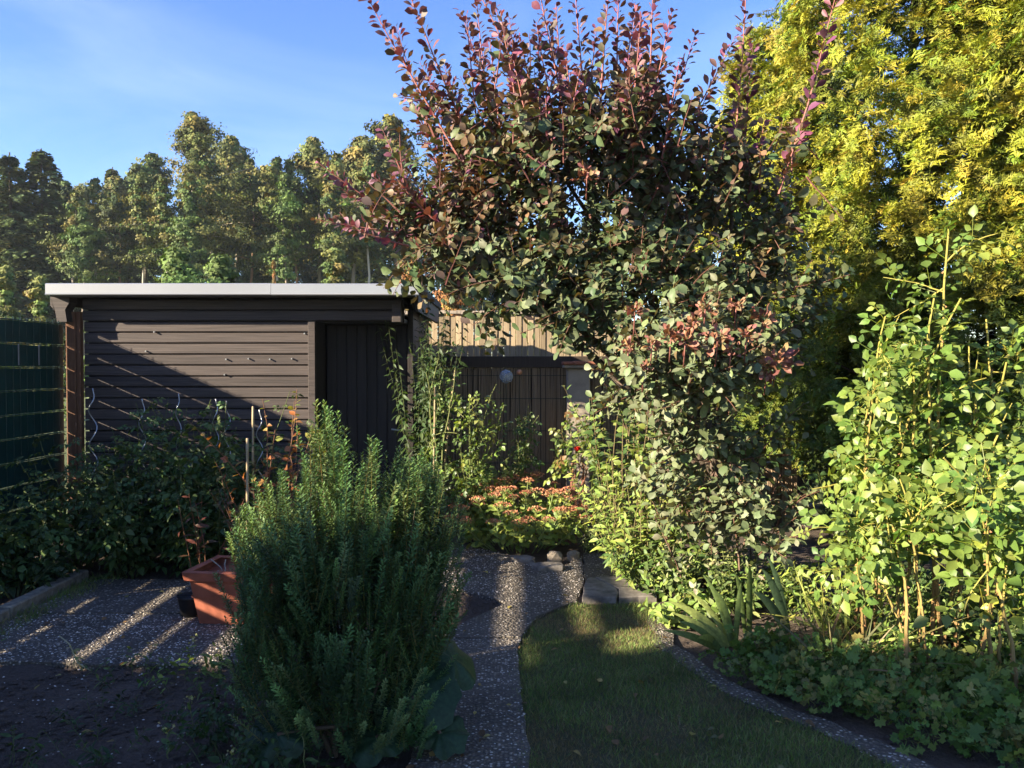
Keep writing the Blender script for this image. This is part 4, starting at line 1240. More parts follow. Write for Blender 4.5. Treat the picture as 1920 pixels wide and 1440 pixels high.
# ---- sedum with pink flower heads
def sedum():
    r = np.random.default_rng(51)
    base = np.array([.08, 7.55, 0])
    t = thing('stonecrop', 'stonecrop clump with many flat pinkish brown flower heads beside the path', 'plant', base)
    cl = Cloud(); sm = MB()
    PK = [(.50, .20, .11), (.55, .27, .14), (.42, .15, .10), (.58, .34, .18)]
    dome = MB()
    heads = 0
    tops = []
    while len(tops) < 62:
        x, y = r.uniform(-.72, .62), r.uniform(-.75, .6)
        if (x / .72) ** 2 + (y / .75) ** 2 > 1: continue
        h = .56 - .34 * (x / .72) ** 2 - .22 * max(0, -y / .75) ** 2 + r.normal(0, .035)
        if all((x - a) ** 2 + (y - b) ** 2 > .009 for a, b, c in tops): tops.append((x, y, h))
    for x, y, h in tops:
        p0 = base + [x * .45, y * .45, 0]; p1 = base + [x, y, max(h, .16)]
        mid = (p0 + p1) / 2 + [x * .12, y * .12, .02]
        s = np.linspace(0, 1, 7)[:, None]
        pts = (1 - s) ** 2 * p0 + 2 * s * (1 - s) * mid + s ** 2 * p1
        sm.tube(pts - base, np.linspace(.006, .004, 7), 5, (.22, .28, .10))
        leaves_on(cl, r, pts, .2, .97, 18, .09, YELG + LITEG, 2, .35, .6, -.05, .14)
        R0 = r.uniform(.058, .088)
        m = 80
        a = r.uniform(0, 6.28, m); q = np.sqrt(r.random(m)) * R0
        pp = np.stack([np.cos(a) * q, np.sin(a) * q, .026 * (1 - (q / R0) ** 2) + r.normal(0, .003, m)], 1)
        fl = Cloud(); fl.add(pp, np.stack([np.cos(a) * q * 6, np.sin(a) * q * 6, np.full(m, .8)], 1) + r.normal(0, .3, (m, 3)), r.normal(0, 1, (m, 3)), r.uniform(.012, .019, m), pal(r, PK, m, .2), 0)
        P_, R, S, C, K = fl.get()
        mb = cloud_mb(P_, R, S, C, K, T_QUAD)
        for j in range(7):
            b_ = j * .9; mb.tube([(0, 0, -.035), (math.cos(b_) * R0 * .7, math.sin(b_) * R0 * .7, .008)], .0022, 3, (.3, .3, .13))
        o = mb.build('flower_head', M['petal'], t)
        o.location = p1 - base
    foliage(t, cl, T_FLESHY, M['leaf'], 200, 'leaf', 'foliage', 9)
    sm.build('stems', M['twig'], t, kind='stuff')
sedum()
plant('pale_perennial', 'upright light green leafy perennial behind the stonecrop', 'plant', (-.28, 8.05), 152, 14, .72, .35, YELG, T_LANCE, .13, 14, singles=50, up=.6, size_tip=.9, ahead=.7)
plant('white_alyssum', 'mound of tiny whitish flowers beside the stonecrop', 'plant', (.72, 7.25), 153, 34, .34, .75, LITEG, T_LANCE, .035, 14, grav=.2, tip=[(.55, .5, .4), (.5, .42, .33)], up=.5)
plant('tall_grass_tuft', 'tuft of pale upright grass behind the whitish flowers', 'grass', (.88, 7.7), 154, 30, .62, .28, YELG + [(.3, .26, .12)], T_LONG, .35, 2, r0=.002, t0=.02, ahead=2.5, size_tip=1.0)
plant('seed_head_plant', 'dry beige seed heads among grass beside the pillar', 'plant', (.98, 7.95), 155, 16, .72, .35, [(.30, .22, .12), (.24, .2, .1), (.16, .17, .06)], T_LANCE, .05, 14, r0=.003)

# ---- red rose on a frame of bare canes
def red_rose():
    r = np.random.default_rng(61)
    base = np.array([.62, 7.75, 0])
    t = thing('red_rose_bush', 'rose on bare brown canes with one red bloom before the reed fence', 'rose', base)
    for k in range(9):
        a = r.uniform(0, 6.28)
        p0 = base + [math.cos(a) * .12, math.sin(a) * .12, 0]
        q = P(r.uniform(1060, 1108), r.uniform(855, 880), 7.75 + r.uniform(-.1, .1))
        pts = np.linspace(p0, q, 8) + np.vstack([np.zeros(3), r.normal(0, .014, (6, 3)), np.zeros(3)])
        MB().tube(pts - base, np.linspace(.011, .006, 8), 5, (.24, .11, .07)).build('cane', M['twig'], t)
    tw = MB()
    for k in range(9):
        p = P(r.uniform(1062, 1106), r.uniform(890, 960), 7.75 + r.uniform(-.12, .12)); q = p + r.normal(0, .1, 3) + [0, 0, .06]
        tw.tube(np.array([p, (p + q) / 2 + r.normal(0, .01, 3), q]) - base, .004, 4, (.30, .16, .09))
    cl = Cloud()
    for (px, py), (tx, ty) in (((1083, 875), (1062, 770)), ((1085, 870), (1082, 758)), ((1090, 875), (1110, 800)), ((1075, 880), (1040, 860)), ((1095, 880), (1130, 850)), ((1070, 880), (1050, 800)), ((1090, 870), (1098, 780)), ((1060, 890), (1042, 880)), ((1085, 875), (1120, 770))):
        p, q = P(px, py, 7.7), P(tx, ty, 7.6 + r.uniform(-.15, .15))
        pts = np.linspace(p, q, 8) + r.normal(0, .01, (8, 3))
        tw.tube(pts - base, np.linspace(.005, .002, 8), 4, (.16, .12, .05))
        leaves_on(cl, r, pts, .1, 1, 9, .15, LITEG + MIDG, 3, .5, .6, .1, .15, [(.25, .12, .06), (.2, .2, .06)], .8)
    foliage(t, cl, T_ROSE, M['rose_leaf'], 70, 'leaf', 'foliage', 8)
    tw.build('twigs', M['twig'], t, kind='stuff')
    fl = Cloud()
    c = P(1083, 847, 7.55)
    for ring, (m, tilt, s) in enumerate(((5, .25, .035), (7, .6, .045), (8, 1.0, .052))):
        a = np.arange(m) * 6.28 / m + ring
        d = np.stack([np.cos(a) * tilt, np.sin(a) * tilt, np.full(m, 1.0)], 1)
        fl.add(np.tile(c - base, (m, 1)), d, np.stack([-np.cos(a), -np.sin(a), np.full(m, .3)], 1), s, pal(r, [(.55, .02, .015), (.62, .03, .02), (.45, .015, .012)], m, .1), 0)
    P_, R, S, C, K = fl.get()
    cloud_mb(P_, R, S, C, K, [leaf_tpl(w_round, 4, .5, .4, .2, 0)]).build('bloom', M['petal'], t, True)
red_rose()
# ---- climbing roses on the reed fence
def wall_rose(base, tips, seed, label, d, cols=LITEG + MIDG, leaf=.13, n=9, col=(.16, .18, .06)):
    r = np.random.default_rng(seed)
    base = np.array([base[0], base[1], 0.0])
    t = thing('climbing_rose', label, 'rose', base, 'roses in front of the reed fence')
    cl = Cloud()
    for px, py in tips:
        q = P(px, py, d + r.uniform(-.2, .2))
        s = np.linspace(0, 1, 11)[:, None]
        mid = base + (q - base) * [.35, .35, .7] + r.normal(0, .06, 3)
        pts = (1 - s) ** 2 * base + 2 * s * (1 - s) * mid + s ** 2 * q + r.normal(0, .006, (11, 3))
        MB().tube(pts - base, np.linspace(.010, .003, 11), 5, col).build('cane', M['twig'], t)
        leaves_on(cl, r, pts, .25, 1, n, leaf, cols, 3, .5, .5, .15, .18, size_tip=.7)
        for k in range(3):
            f = r.uniform(.4, .9); p, tg = along(pts, np.array([f]))
            sp = curve(r, p[0], r.normal(0, .7, 3) + [0, -.2, .4], r.uniform(.15, .35), 6, .1, .3)
            MB().tube(sp - base, np.linspace(.004, .002, 6), 4, col).build('side_shoot', M['twig'], t)
            leaves_on(cl, r, sp, .1, 1, 6, leaf * .9, cols, 3, .5, .5, .15, .18)
    foliage(t, cl, T_ROSE, M['rose_leaf'], 110, 'leaf', 'foliage', 8)
wall_rose((-.42, 7.75), [(880, 740), (930, 720), (905, 800), (862, 840), (948, 760), (840, 860), (885, 860), (925, 850)], 71, 'climbing rose with pale lit leaves in front of the reed mat', 7.6)
wall_rose((.08, 8.2), [(990, 760), (960, 790), (1005, 800), (985, 850), (1010, 780)], 72, 'sparse shaded climbing rose in the middle of the reed mat', 8.0, MIDG, .11, 7)
wall_rose((-.75, 7.72), [(800, 700), (832, 690), (850, 740), (805, 790)], 73, 'thin climbing rose beside the shed corner', 7.55, MIDG + LITEG[:1], .10, 5, (.2, .22, .08))
plant('ivy', 'thin leaved climber hanging down the right corner of the shed', 'climber', (-.82, 7.95), 75, 34, 2.15, .12, DARKG, T_LANCE, .09, 40, r0=.003, grav=.05, t0=.25, droop=.9, wob=.05, foot=.12, hvar=.25, singles=40)
plant('yellow_twig', 'small branch of yellow autumn leaves in front of the board fence', 'shrub', (-.62, 9.7), 76, 6, 2.1, .25, [(.40, .30, .04), (.34, .28, .05), (.45, .30, .05)], T_OV, .10, 12, r0=.006, t0=.72, stem_col=(.2, .15, .08), singles=30)

# ---- glass ball and orange ball on sticks
gb = thing('glass_ball', 'clear glass garden ball on a rod against the reed fence', 'ornament', (P(949, 705, 8.9)[0], 8.9, 0))
zc = P(949, 706, 8.9)[2]
b = MB(); a_ = np.linspace(-math.pi / 2, math.pi / 2, 14); b.tube(np.stack([np.zeros(14), np.zeros(14), zc + np.sin(a_) * .075], 1), np.maximum(.002, np.cos(a_) * .075), 20); b.build('ball', M['glass'], gb, True)
MB().tube([(0, 0, 0), (0, 0, zc - .07)], .004, 6).build('rod', M['wire'], gb)
ob = thing('ceramic_ball', 'small orange ceramic ball on a rod beside the glass one', 'ornament', (P(974, 698, 8.9)[0], 8.92, 0))
zc = P(974, 698, 8.9)[2]
M['orange'] = plain_mat('orange_glaze', (.55, .24, .12), .35, 0, .5, .1, 20, 0)
b = MB(); b.tube(np.stack([np.zeros(14), np.zeros(14), zc + np.sin(a_) * .03], 1), np.maximum(.001, np.cos(a_) * .03), 14); b.build('ball', M['orange'], ob, True)
MB().tube([(0, 0, 0), (0, 0, zc - .028)], .003, 6).build('rod', M['wire'], ob)

# ---- stones at the corner of the stonecrop bed
def rock(name, label, loc, size, seed, rot=0.0, mat='stone', flat=1.0):
    r = np.random.default_rng(seed)
    bm = bmesh.new()
    bmesh.ops.create_icosphere(bm, subdivisions=2, radius=1.0)
    me = bpy.data.meshes.new(name)
    for v in bm.verts:
        c = np.array(v.co)
        m = np.max(np.abs(c)) ** .55
        k = 1 + .13 * math.sin(c[0] * 5 + seed) * math.cos(c[1] * 4 + seed * 2) + r.normal(0, .035)
        v.co = Vector((c[0] * size[0] / m * k, c[1] * size[1] / m * k, c[2] * size[2] / m * k))
    bm.to_mesh(me); bm.free()
    me.materials.append(M[mat])
    o = bpy.data.objects.new(name, me); link(o)
    o.location = loc; o.rotation_euler = (0, 0, rot)
    return tag(o, label, 'stone', 'stones edging the stonecrop bed')
rock('bed_stone', 'flat dark slate at the point of the stonecrop bed', (.29, 6.62, .03), (.13, .085, .045), 5, .15)
rock('bed_stone', 'long dark slate left of the point of the bed', (.09, 6.90, .03), (.12, .06, .04), 6, -.5)
M['pale_stone'] = plain_mat('pale_stone', (.25, .21, .165), .9, 0, .2, .4, 16, .8)
rock('bed_stone', 'brownish stone lying behind the slate point', (.36, 6.92, .04), (.07, .05, .06), 7, .3, 'pale_stone')
rock('bed_stone', 'brownish stone near the whitish flowers', (.52, 7.0, .035), (.06, .05, .05), 8, .8, 'pale_stone')
#@@PLANTS2
# ================================================================== RIGHT BED
# ---- garden roses with thorny canes
def garden_rose(base, canes, seed, label, d, cols, leaf=.15, per=11, singles=190):
    r = np.random.default_rng(seed)
    base = np.array([base[0], base[1], 0.0])
    t = thing('garden_rose', label, 'rose', base, 'tall roses in the right bed')
    cl = Cloud()
    CC = (.34, .30, .07); CB = (.26, .15, .07)
    for (px, py), t0, rr in canes:
        q = P(px, py, d + r.uniform(-.25, .25))
        p0 = base + [r.normal(0, .17), r.normal(0, .12), 0]
        s = np.linspace(0, 1, 15)[:, None]
        mid = p0 + (q - p0) * [.25, .25, .55] + r.normal(0, .07, 3)
        pts = (1 - s) ** 2 * p0 + 2 * s * (1 - s) * mid + s ** 2 * q + r.normal(0, .005, (15, 3))
        col = np.array(CB) * (1 - s) + np.array(CC) * s
        mb = MB(); mb.tube(pts - base, np.linspace(rr, rr * .4, 15), 6, np.vstack([np.repeat(col, 6, 0), col[-1:], col[:1]]))
        # thorns
        ts = r.uniform(.05, .9, 26); pp, tg = along(pts, ts)
        for p, g_ in zip(pp, tg):
            o_ = nrm(np.cross(g_, r.normal(0, 1, 3)))
            k = rr * .8
            mb.add([p - base + o_ * k + g_ * .006, p - base + o_ * k - g_ * .006, p - base + o_ * (k + .011) - g_ * .003], None, [(0, 1, 2), (2, 1, 0)], (.4, .2, .1))
        mb.build('cane', M['twig'], t)
        LL = np.linalg.norm(np.diff(pts, axis=0), axis=1).sum() * (1 - t0)
        leaves_on(cl, r, pts, t0, 1, int(per * LL / .85) + 4, leaf, cols, 3, .45, .6, .12, .16, YELG, .85, .8)
        for k in range(4):
            f = r.uniform(max(.3, t0), .95); p, tg = along(pts, np.array([f]))
            sp = curve(r, p[0], r.normal(0, .75, 3) + [0, -.25, .5], r.uniform(.2, .42), 6, .1, .2)
            MB().tube(sp - base, np.linspace(.005, .002, 6), 5, CC).build('side_shoot', M['twig'], t)
            leaves_on(cl, r, sp, .1, 1, 8, leaf * .95, cols, 3, .45, .6, .12, .16, YELG, .8, .7)
    foliage(t, cl, T_ROSE, M['rose_leaf'], singles, 'leaf', 'foliage', 11)
RG = [(.10, .175, .036), (.125, .20, .04), (.15, .22, .045), (.08, .145, .036), (.18, .23, .05)]
garden_rose((2.25, 4.75), [((1775, 430), .30, .013), ((1745, 560), .35, .012), ((1712, 640), .35, .011), ((1660, 590), .5, .010), ((1800, 560), .35, .011), ((1690, 780), .45, .010)], 81, 'tallest rose with a long yellow green cane before the yew', 4.6, RG, .15, 17, 200)
garden_rose((2.75, 4.7), [((1850, 600), .3, .013), ((1890, 680), .3, .012), ((1830, 720), .3, .012), ((1880, 800), .35, .012), ((1815, 640), .4, .010), ((1930, 760), .35, .012), ((1920, 900), .35, .01)], 82, 'bushy rose with reddish tips at the right edge', 4.6, RG, .15, 8)
garden_rose((2.15, 5.0), [((1650, 640), .45, .011), ((1630, 700), .5, .010), ((1668, 720), .5, .010), ((1620, 790), .55, .01)], 83, 'slim rose shoot standing left of the tall rose', 4.85, RG, .14, 12, 90)
garden_rose((2.05, 4.45), [((1640, 890), .6, .012), ((1610, 960), .65, .010), ((1690, 900), .6, .010), ((1585, 1000), .7, .009), ((1700, 960), .65, .009)], 84, 'low rose with a bare grey stem and lit leaves', 4.35, RG + LITEG, .155, 10, 110)
garden_rose((2.6, 4.2), [((1860, 930), .5, .011), ((1800, 940), .5, .011), ((1900, 1000), .5, .010), ((1770, 860), .55, .010), ((1890, 860), .5, .01)], 85, 'rose with some bright yellow leaves low at the right edge', 4.1, RG + [(.30, .31, .05)], .155, 7, 110)

# ---- leafy shrub on the corner of the right path
plant('privet_shrub', 'yellow green bushy shrub spilling over the path corner', 'shrub', (1.02, 6.45), 90, 48, 1.0, .5, YELG + LITEG, T_LANCE, .095, 26, r0=.005, grav=.25, t0=.1, singles=160, foot=.22, ahead=.6, stem_col=(.16, .14, .06))
plant('leafy_perennial', 'lit narrow leaved perennial under the bushy shrub beside the path', 'plant', (1.08, 6.0), 91, 28, .58, .8, LITEG + MIDG, T_LANCE, .085, 22, grav=.4, t0=.08, singles=110, foot=.2)
plant('pale_flower_perennial', 'leafy perennial with small pale flowers at the foot of the smoke bush', 'plant', (1.32, 5.75), 92, 18, .48, .8, MIDG + LITEG, T_OV, .06, 20, tip=[(.4, .34, .26), (.3, .3, .2)], grav=.35, t0=.08, singles=80, foot=.18)
plant('climbing_shrub', 'light green leafy branch hanging beside the pillar', 'shrub', (1.0, 6.7), 93, 26, 1.75, .26, LITEG + MIDG, T_OV, .085, 26, r0=.006, grav=.25, t0=.45, singles=110, foot=.12, stem_col=(.16, .12, .06))
plant('lungwort', 'low sunlit leafy plant at the stone corner of the lawn', 'plant', (1.16, 5.35), 94, 16, .24, .95, LITEG, T_OV, .075, 12, grav=.6, t0=.1, singles=70, foot=.2)
plant('daisy_clump', 'clump of fading daisies between iris and shrub', 'plant', (1.6, 5.6), 95, 22, .5, .7, MIDG + LITEG, T_LANCE, .06, 20, tip=[(.36, .26, .2), (.25, .22, .1)], grav=.3, singles=50, foot=.18)
plant('weedy_perennial', 'wispy pale green perennial right of the iris leaves', 'plant', (2.0, 5.3), 96, 30, .5, .75, LITEG + YELG, T_LANCE, .07, 22, grav=.35, singles=70, foot=.22)
plant('day_lily', 'arching clump of thin lit grass like leaves by the rose stem', 'plant', (2.02, 4.85), 97, 26, .2, .9, YELG + [(.25, .2, .08)], T_LONG, .42, 2, r0=.0015, t0=.0, ahead=1.8, up=.5, size_tip=1.0, singles=60, foot=.16)
plant('straw_grass', 'drooping clump of dry straw coloured grass in the bed', 'grass', (1.82, 4.42), 98, 30, .16, 1.2, [(.2, .15, .07), (.15, .12, .05), (.10, .11, .04)], T_LONG, .36, 2, r0=.0015, t0=.0, ahead=1.5, up=.4, size_tip=1.0, singles=50, foot=.14)

plant('filler_bush', 'dark bush added to fill the hollow under the yew', 'shrub', (2.15, 8.5), 190, 40, 1.75, .35, DARKG, T_OV, .11, 26, grav=.2, t0=.08, singles=40, foot=.35, r0=.006)  # added to block the sunlit planks and keep the hollow dark
plant('filler_bush', 'dark evergreen bush behind the tall rose under the yew', 'shrub', (3.3, 7.6), 191, 36, 1.5, .4, DARKG, T_OV, .11, 24, grav=.2, t0=.08, singles=40, foot=.35, r0=.006)

# ---- iris with broad sword leaves
def iris(base, swords, label, seed):
    r = np.random.default_rng(seed)
    base = np.array([base[0], base[1], 0.0])
    t = thing('iris_clump', label, 'plant', base, 'irises in the right bed')
    for (px, py, d), (fx, fy), w, col in swords:
        f = G(fx, fy); q = P(px, py, d)
        v = q - f; L = np.linalg.norm(v)
        s = np.linspace(0, 1, 9)
        mid = f + v * [.45, .45, .8]
        pts = ((1 - s) ** 2)[:, None] * f + (2 * s * (1 - s))[:, None] * mid + (s ** 2)[:, None] * q
        tg = nrm(np.gradient(pts, axis=0)); sx = nrm(np.cross(tg, np.array([.25, -1, .35])))
        nz = np.cross(sx, tg)
        hw = w * (1 - s ** 3.2) * (.75 + .25 * np.sin(s * math.pi)) + .0015
        V = np.stack([pts - sx * hw[:, None], pts + nz * hw[:, None] * .22, pts + sx * hw[:, None]], 1).reshape(-1, 3)
        Q = []
        for i in range(8):
            a = i * 3; Q += [(a, a + 1, a + 4, a + 3), (a + 1, a + 2, a + 5, a + 4)]
        MB().add(V - base, Q, None, col).build('leaf', M['leaf'], t, True)
LG, GGN, BG = (.22, .26, .07), (.12, .17, .05), (.06, .10, .05)
iris((1.42, 4.95), [((1255, 1130, 4.9), (1370, 1215), .026, LG), ((1262, 1152, 4.85), (1360, 1220), .022, LG), ((1245, 1185, 4.75), (1350, 1222), .022, GGN), ((1310, 1200, 4.55), (1352, 1215), .02, LG), ((1320, 1080, 5.0), (1375, 1215), .018, GGN),
                    ((1275, 1168, 4.7), (1355, 1224), .02, GGN), ((1345, 1110, 4.9), (1378, 1212), .02, GGN), ((1290, 1110, 5.0), (1372, 1212), .018, LG), ((1392, 1095, 4.9), (1382, 1215), .018, GGN)], 'iris fan with pale yellow green leaves leaning over the lawn edge', 3)
iris((1.75, 5.15), [((1408, 1060, 5.0), (1408, 1190), .022, GGN), ((1430, 1068, 5.1), (1480, 1190), .030, BG), ((1415, 1112, 5.0), (1478, 1192), .032, BG), ((1440, 1045, 5.2), (1482, 1188), .02, BG), ((1380, 1075, 5.1), (1400, 1190), .016, GGN)], 'iris fan with broad blue green leaves crossing in the middle of the bed', 4)

# ---- shaded ground cover along the front of the right bed
gc = [((1.35, 4.35), .20, 'small dark green ground cover clump at the narrow tip of the bed'), ((1.55, 4.1), .24, 'ground cover clump of rounded leaves beside the mowing strip'), ((1.78, 3.95), .28, 'broad clump of rounded leaves in the shade of the roses'),
      ((1.95, 3.7), .28, 'ground cover clump overhanging the mowing strip near the viewer'), ((2.2, 3.95), .30, 'taller rounded leaf clump under the low rose'), ((2.2, 3.5), .28, 'shaded ground cover clump near the lower right corner'),
      ((2.5, 3.75), .32, 'ground cover clump below the yellow leaved rose'), ((2.45, 3.3), .26, 'ground cover clump in the very lower right corner'), ((1.62, 4.45), .22, 'small rounded leaf clump under the iris'), ((2.05, 4.25), .26, 'leafy clump round the bare rose stem'), ((2.75, 4.1), .3, 'leafy clump at the right edge beneath the roses')]
for k, ((x, y), h, lab) in enumerate(gc):
    plant('ground_cover', lab, 'plant', (x, y), 160 + k, 34, h, 1.0, [(.10, .18, .036), (.12, .20, .045), (.085, .155, .032), (.16, .21, .05), (.22, .21, .06)], T_LOBED, .075, 5, 'rounded leaf ground cover in the right bed', grav=.5, t0=.3, singles=30, r0=.002, up=1.2, ahead=.8, size_tip=1.0, foot=.2, hvar=.45)
for k, (x, y, h, lab) in enumerate([(2.35, 4.35, .4, 'soft green weed between the rose stems'), (2.75, 4.9, .42, 'leafy undergrowth behind the rose canes at right'), (2.5, 5.1, .35, 'undergrowth lit between the rose canes'), (1.75, 5.75, .35, 'thin undergrowth below the smoke bush suckers')]):
    plant('bed_weed', lab, 'plant', (x, y), 180 + k, 26, h, .8, MIDG + LITEG, T_OV, .06, 14, 'weeds among the roses', grav=.4, singles=30, foot=.2)

for k, (x, y, h, lab) in enumerate([(3.15, 5.7, .6, 'leafy undergrowth behind the roses at the right edge'), (3.55, 5.0, .55, 'leafy perennial beyond the right hand roses'), (3.25, 4.3, .45, 'low leafy clump beside the yellow leaved rose'), (4.0, 5.8, .6, 'undergrowth in front of the golden yew at the right')]):
    plant('bed_weed', lab, 'plant', (x, y), 186 + k, 34, h, .9, MIDG + DARKG, T_OV, .075, 16, 'weeds among the roses', grav=.4, singles=20, foot=.35)

# ================================================================== FRONT LEFT BED
def big_leaf(t, base, foot, ctr, R0, tilt, seed, col):
    """one large heart shaped leaf with wavy edge and ribs on a thick stalk"""
    r = np.random.default_rng(seed)
    nr_, na = 7, 30
    V, Q = [], []
    ph = r.uniform(0, 6.28)
    for i in range(nr_ + 1):
        f = i / nr_
        for j in range(na):
            a = j / na * 2 * math.pi
            notch = 1 - .38 * math.exp(-((a - math.pi) / .35) ** 2)
            rr = R0 * f * notch * (1 + .16 * math.cos(a)) * (1 + .05 * math.sin(a * 9 + ph) * f)
            z = R0 * (.10 * f * f * math.sin(a * 7 + ph) - .30 * f * f + .05 * math.cos(a * 6) * f + .02 * math.sin(a * 15) * f)
            V.append((math.sin(a) * rr, math.cos(a) * rr, z))
    for i in range(nr_):
        for j in range(na):
            k = (j + 1) % na
            Q.append((i * na + j, i * na + k, (i + 1) * na + k, (i + 1) * na + j))
    V = np.array(V)
    Rm = np.array(Matrix.Rotation(tilt[2], 3, 'Z') @ Matrix.Rotation(tilt[0], 3, 'X') @ Matrix.Rotation(tilt[1], 3, 'Y'))
    W = V @ Rm.T + np.array(ctr)
    lf_ = MB().add(W - base, Q, None, col).build('leaf', M['leaf'], t, True)
    pts = np.linspace(np.array(foot), np.array(ctr), 6) + np.array([0, 0, .05]) * np.sin(np.linspace(0, math.pi, 6))[:, None]
    MB().tube(pts - base, .009, 6, (.10, .07, .05)).build('stalk', M['twig'], lf_, True)
rh = np.array([-.36, 3.6, 0.0])
t = thing('rhubarb', 'rhubarb with large dark wavy leaves at the foot of the rosemary', 'plant', rh)
for k, (c, R0, tl, col) in enumerate((((-.27, 3.72, .33), .17, (.55, .35, .5), (.030, .065, .030)), ((-.42, 3.45, .26), .19, (.75, .1, -.2), (.026, .055, .026)), ((-.56, 3.38, .12), .13, (.5, -.3, .6), (.028, .06, .026)), ((-.30, 3.42, .12), .11, (.4, .3, -.6), (.03, .06, .028)), ((-.95, 3.32, .16), .13, (.6, -.2, .3), (.028, .055, .03)))):
    big_leaf(t, rh, rh + [0, 0, .01], c, R0, tl, k, col)
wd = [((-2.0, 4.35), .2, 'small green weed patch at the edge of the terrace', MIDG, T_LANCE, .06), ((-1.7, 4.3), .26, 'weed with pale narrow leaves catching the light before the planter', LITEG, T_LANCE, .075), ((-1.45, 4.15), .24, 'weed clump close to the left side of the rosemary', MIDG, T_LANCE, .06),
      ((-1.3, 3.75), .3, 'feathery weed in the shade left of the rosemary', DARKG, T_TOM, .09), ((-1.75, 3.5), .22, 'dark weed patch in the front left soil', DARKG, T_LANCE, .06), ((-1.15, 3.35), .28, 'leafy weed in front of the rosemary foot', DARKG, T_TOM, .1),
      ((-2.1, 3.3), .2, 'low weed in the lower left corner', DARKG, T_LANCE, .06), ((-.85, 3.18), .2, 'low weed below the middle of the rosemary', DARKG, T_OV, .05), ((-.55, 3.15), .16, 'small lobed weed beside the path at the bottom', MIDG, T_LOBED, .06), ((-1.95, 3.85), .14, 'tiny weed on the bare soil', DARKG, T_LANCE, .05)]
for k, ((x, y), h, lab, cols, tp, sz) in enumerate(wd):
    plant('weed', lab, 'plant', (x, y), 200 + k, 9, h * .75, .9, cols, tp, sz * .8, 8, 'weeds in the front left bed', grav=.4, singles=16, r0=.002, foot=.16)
for k, (px, py, d, lab) in enumerate([(462, 1330, 3.5, 'thin stalk with yellow flower bud left of the rosemary foot'), (350, 1318, 3.6, 'thin stalk with a yellowish leaf on the dark soil'), (565, 1345, 3.3, 'fine stalk with yellow dots before the rosemary'), (310, 1370, 3.45, 'short stalk with pale buds on the dark soil'), (430, 1415, 3.35, 'short stalk with pale flower bits at the lower edge'), (358, 1200, 4.2, 'slender pale grass stalk before the planter')]):
    r = np.random.default_rng(220 + k)
    q = P(px, py, d); b0 = np.array([q[0] + r.normal(0, .03), d, 0.0])
    t = thing('wild_mustard', lab, 'plant', b0, 'thin weed stalks with yellow buds')
    pts = np.linspace(b0, q, 8) + np.vstack([np.zeros(3), r.normal(0, .006, (6, 3)), np.zeros(3)])
    MB().tube(pts - b0, np.linspace(.003, .0015, 8), 4, (.16, .17, .07)).build('stem', M['twig'], t)
    c = Cloud(); m = 16
    c.add(q - b0 + r.normal(0, .012, (m, 3)), r.normal(0, 1, (m, 3)) + [0, 0, .6], r.normal(0, 1, (m, 3)), .016, pal(r, [(.45, .42, .10), (.35, .36, .12), (.5, .45, .2)], m), 0)
    P_, R, S, C, K = c.get(); cloud_mb(P_, R, S, C, K, T_QUAD).build('buds', M['petal'], t)
    c = Cloud(); leaves_on(c, r, pts, .1, .85, 8, .05, MIDG, 3, .4)
    P_, R, S, C, K = c.get(); cloud_mb(P_ - b0, R, S, C, K, T_LANCE).build('foliage', M['leaf'], t, True)
# a dried curling stem lying over the paving edge
r = np.random.default_rng(240)
b0 = np.array([-2.45, 4.62, .02])
t = thing('dry_weed', 'pale dry curling stem lying at the edge of the terrace', 'plant', b0)
pts = np.array([G(105, 1195, .16), G(125, 1212, .12), G(133, 1232, .08), G(140, 1248, .04), G(165, 1262, .03)])
MB().tube(pts - b0, [.003, .004, .004, .004, .003], 5, (.40, .36, .20)).build('stem', M['twig'], t, True)
c = Cloud(); leaves_on(c, r, pts, .3, .9, 12, .05, [(.3, .28, .12), (.2, .22, .08)], 3, .6)
P_, R, S, C, K = c.get(); cloud_mb(P_ - b0, R, S, C, K, T_LANCE).build('foliage', M['leaf'], t, True)

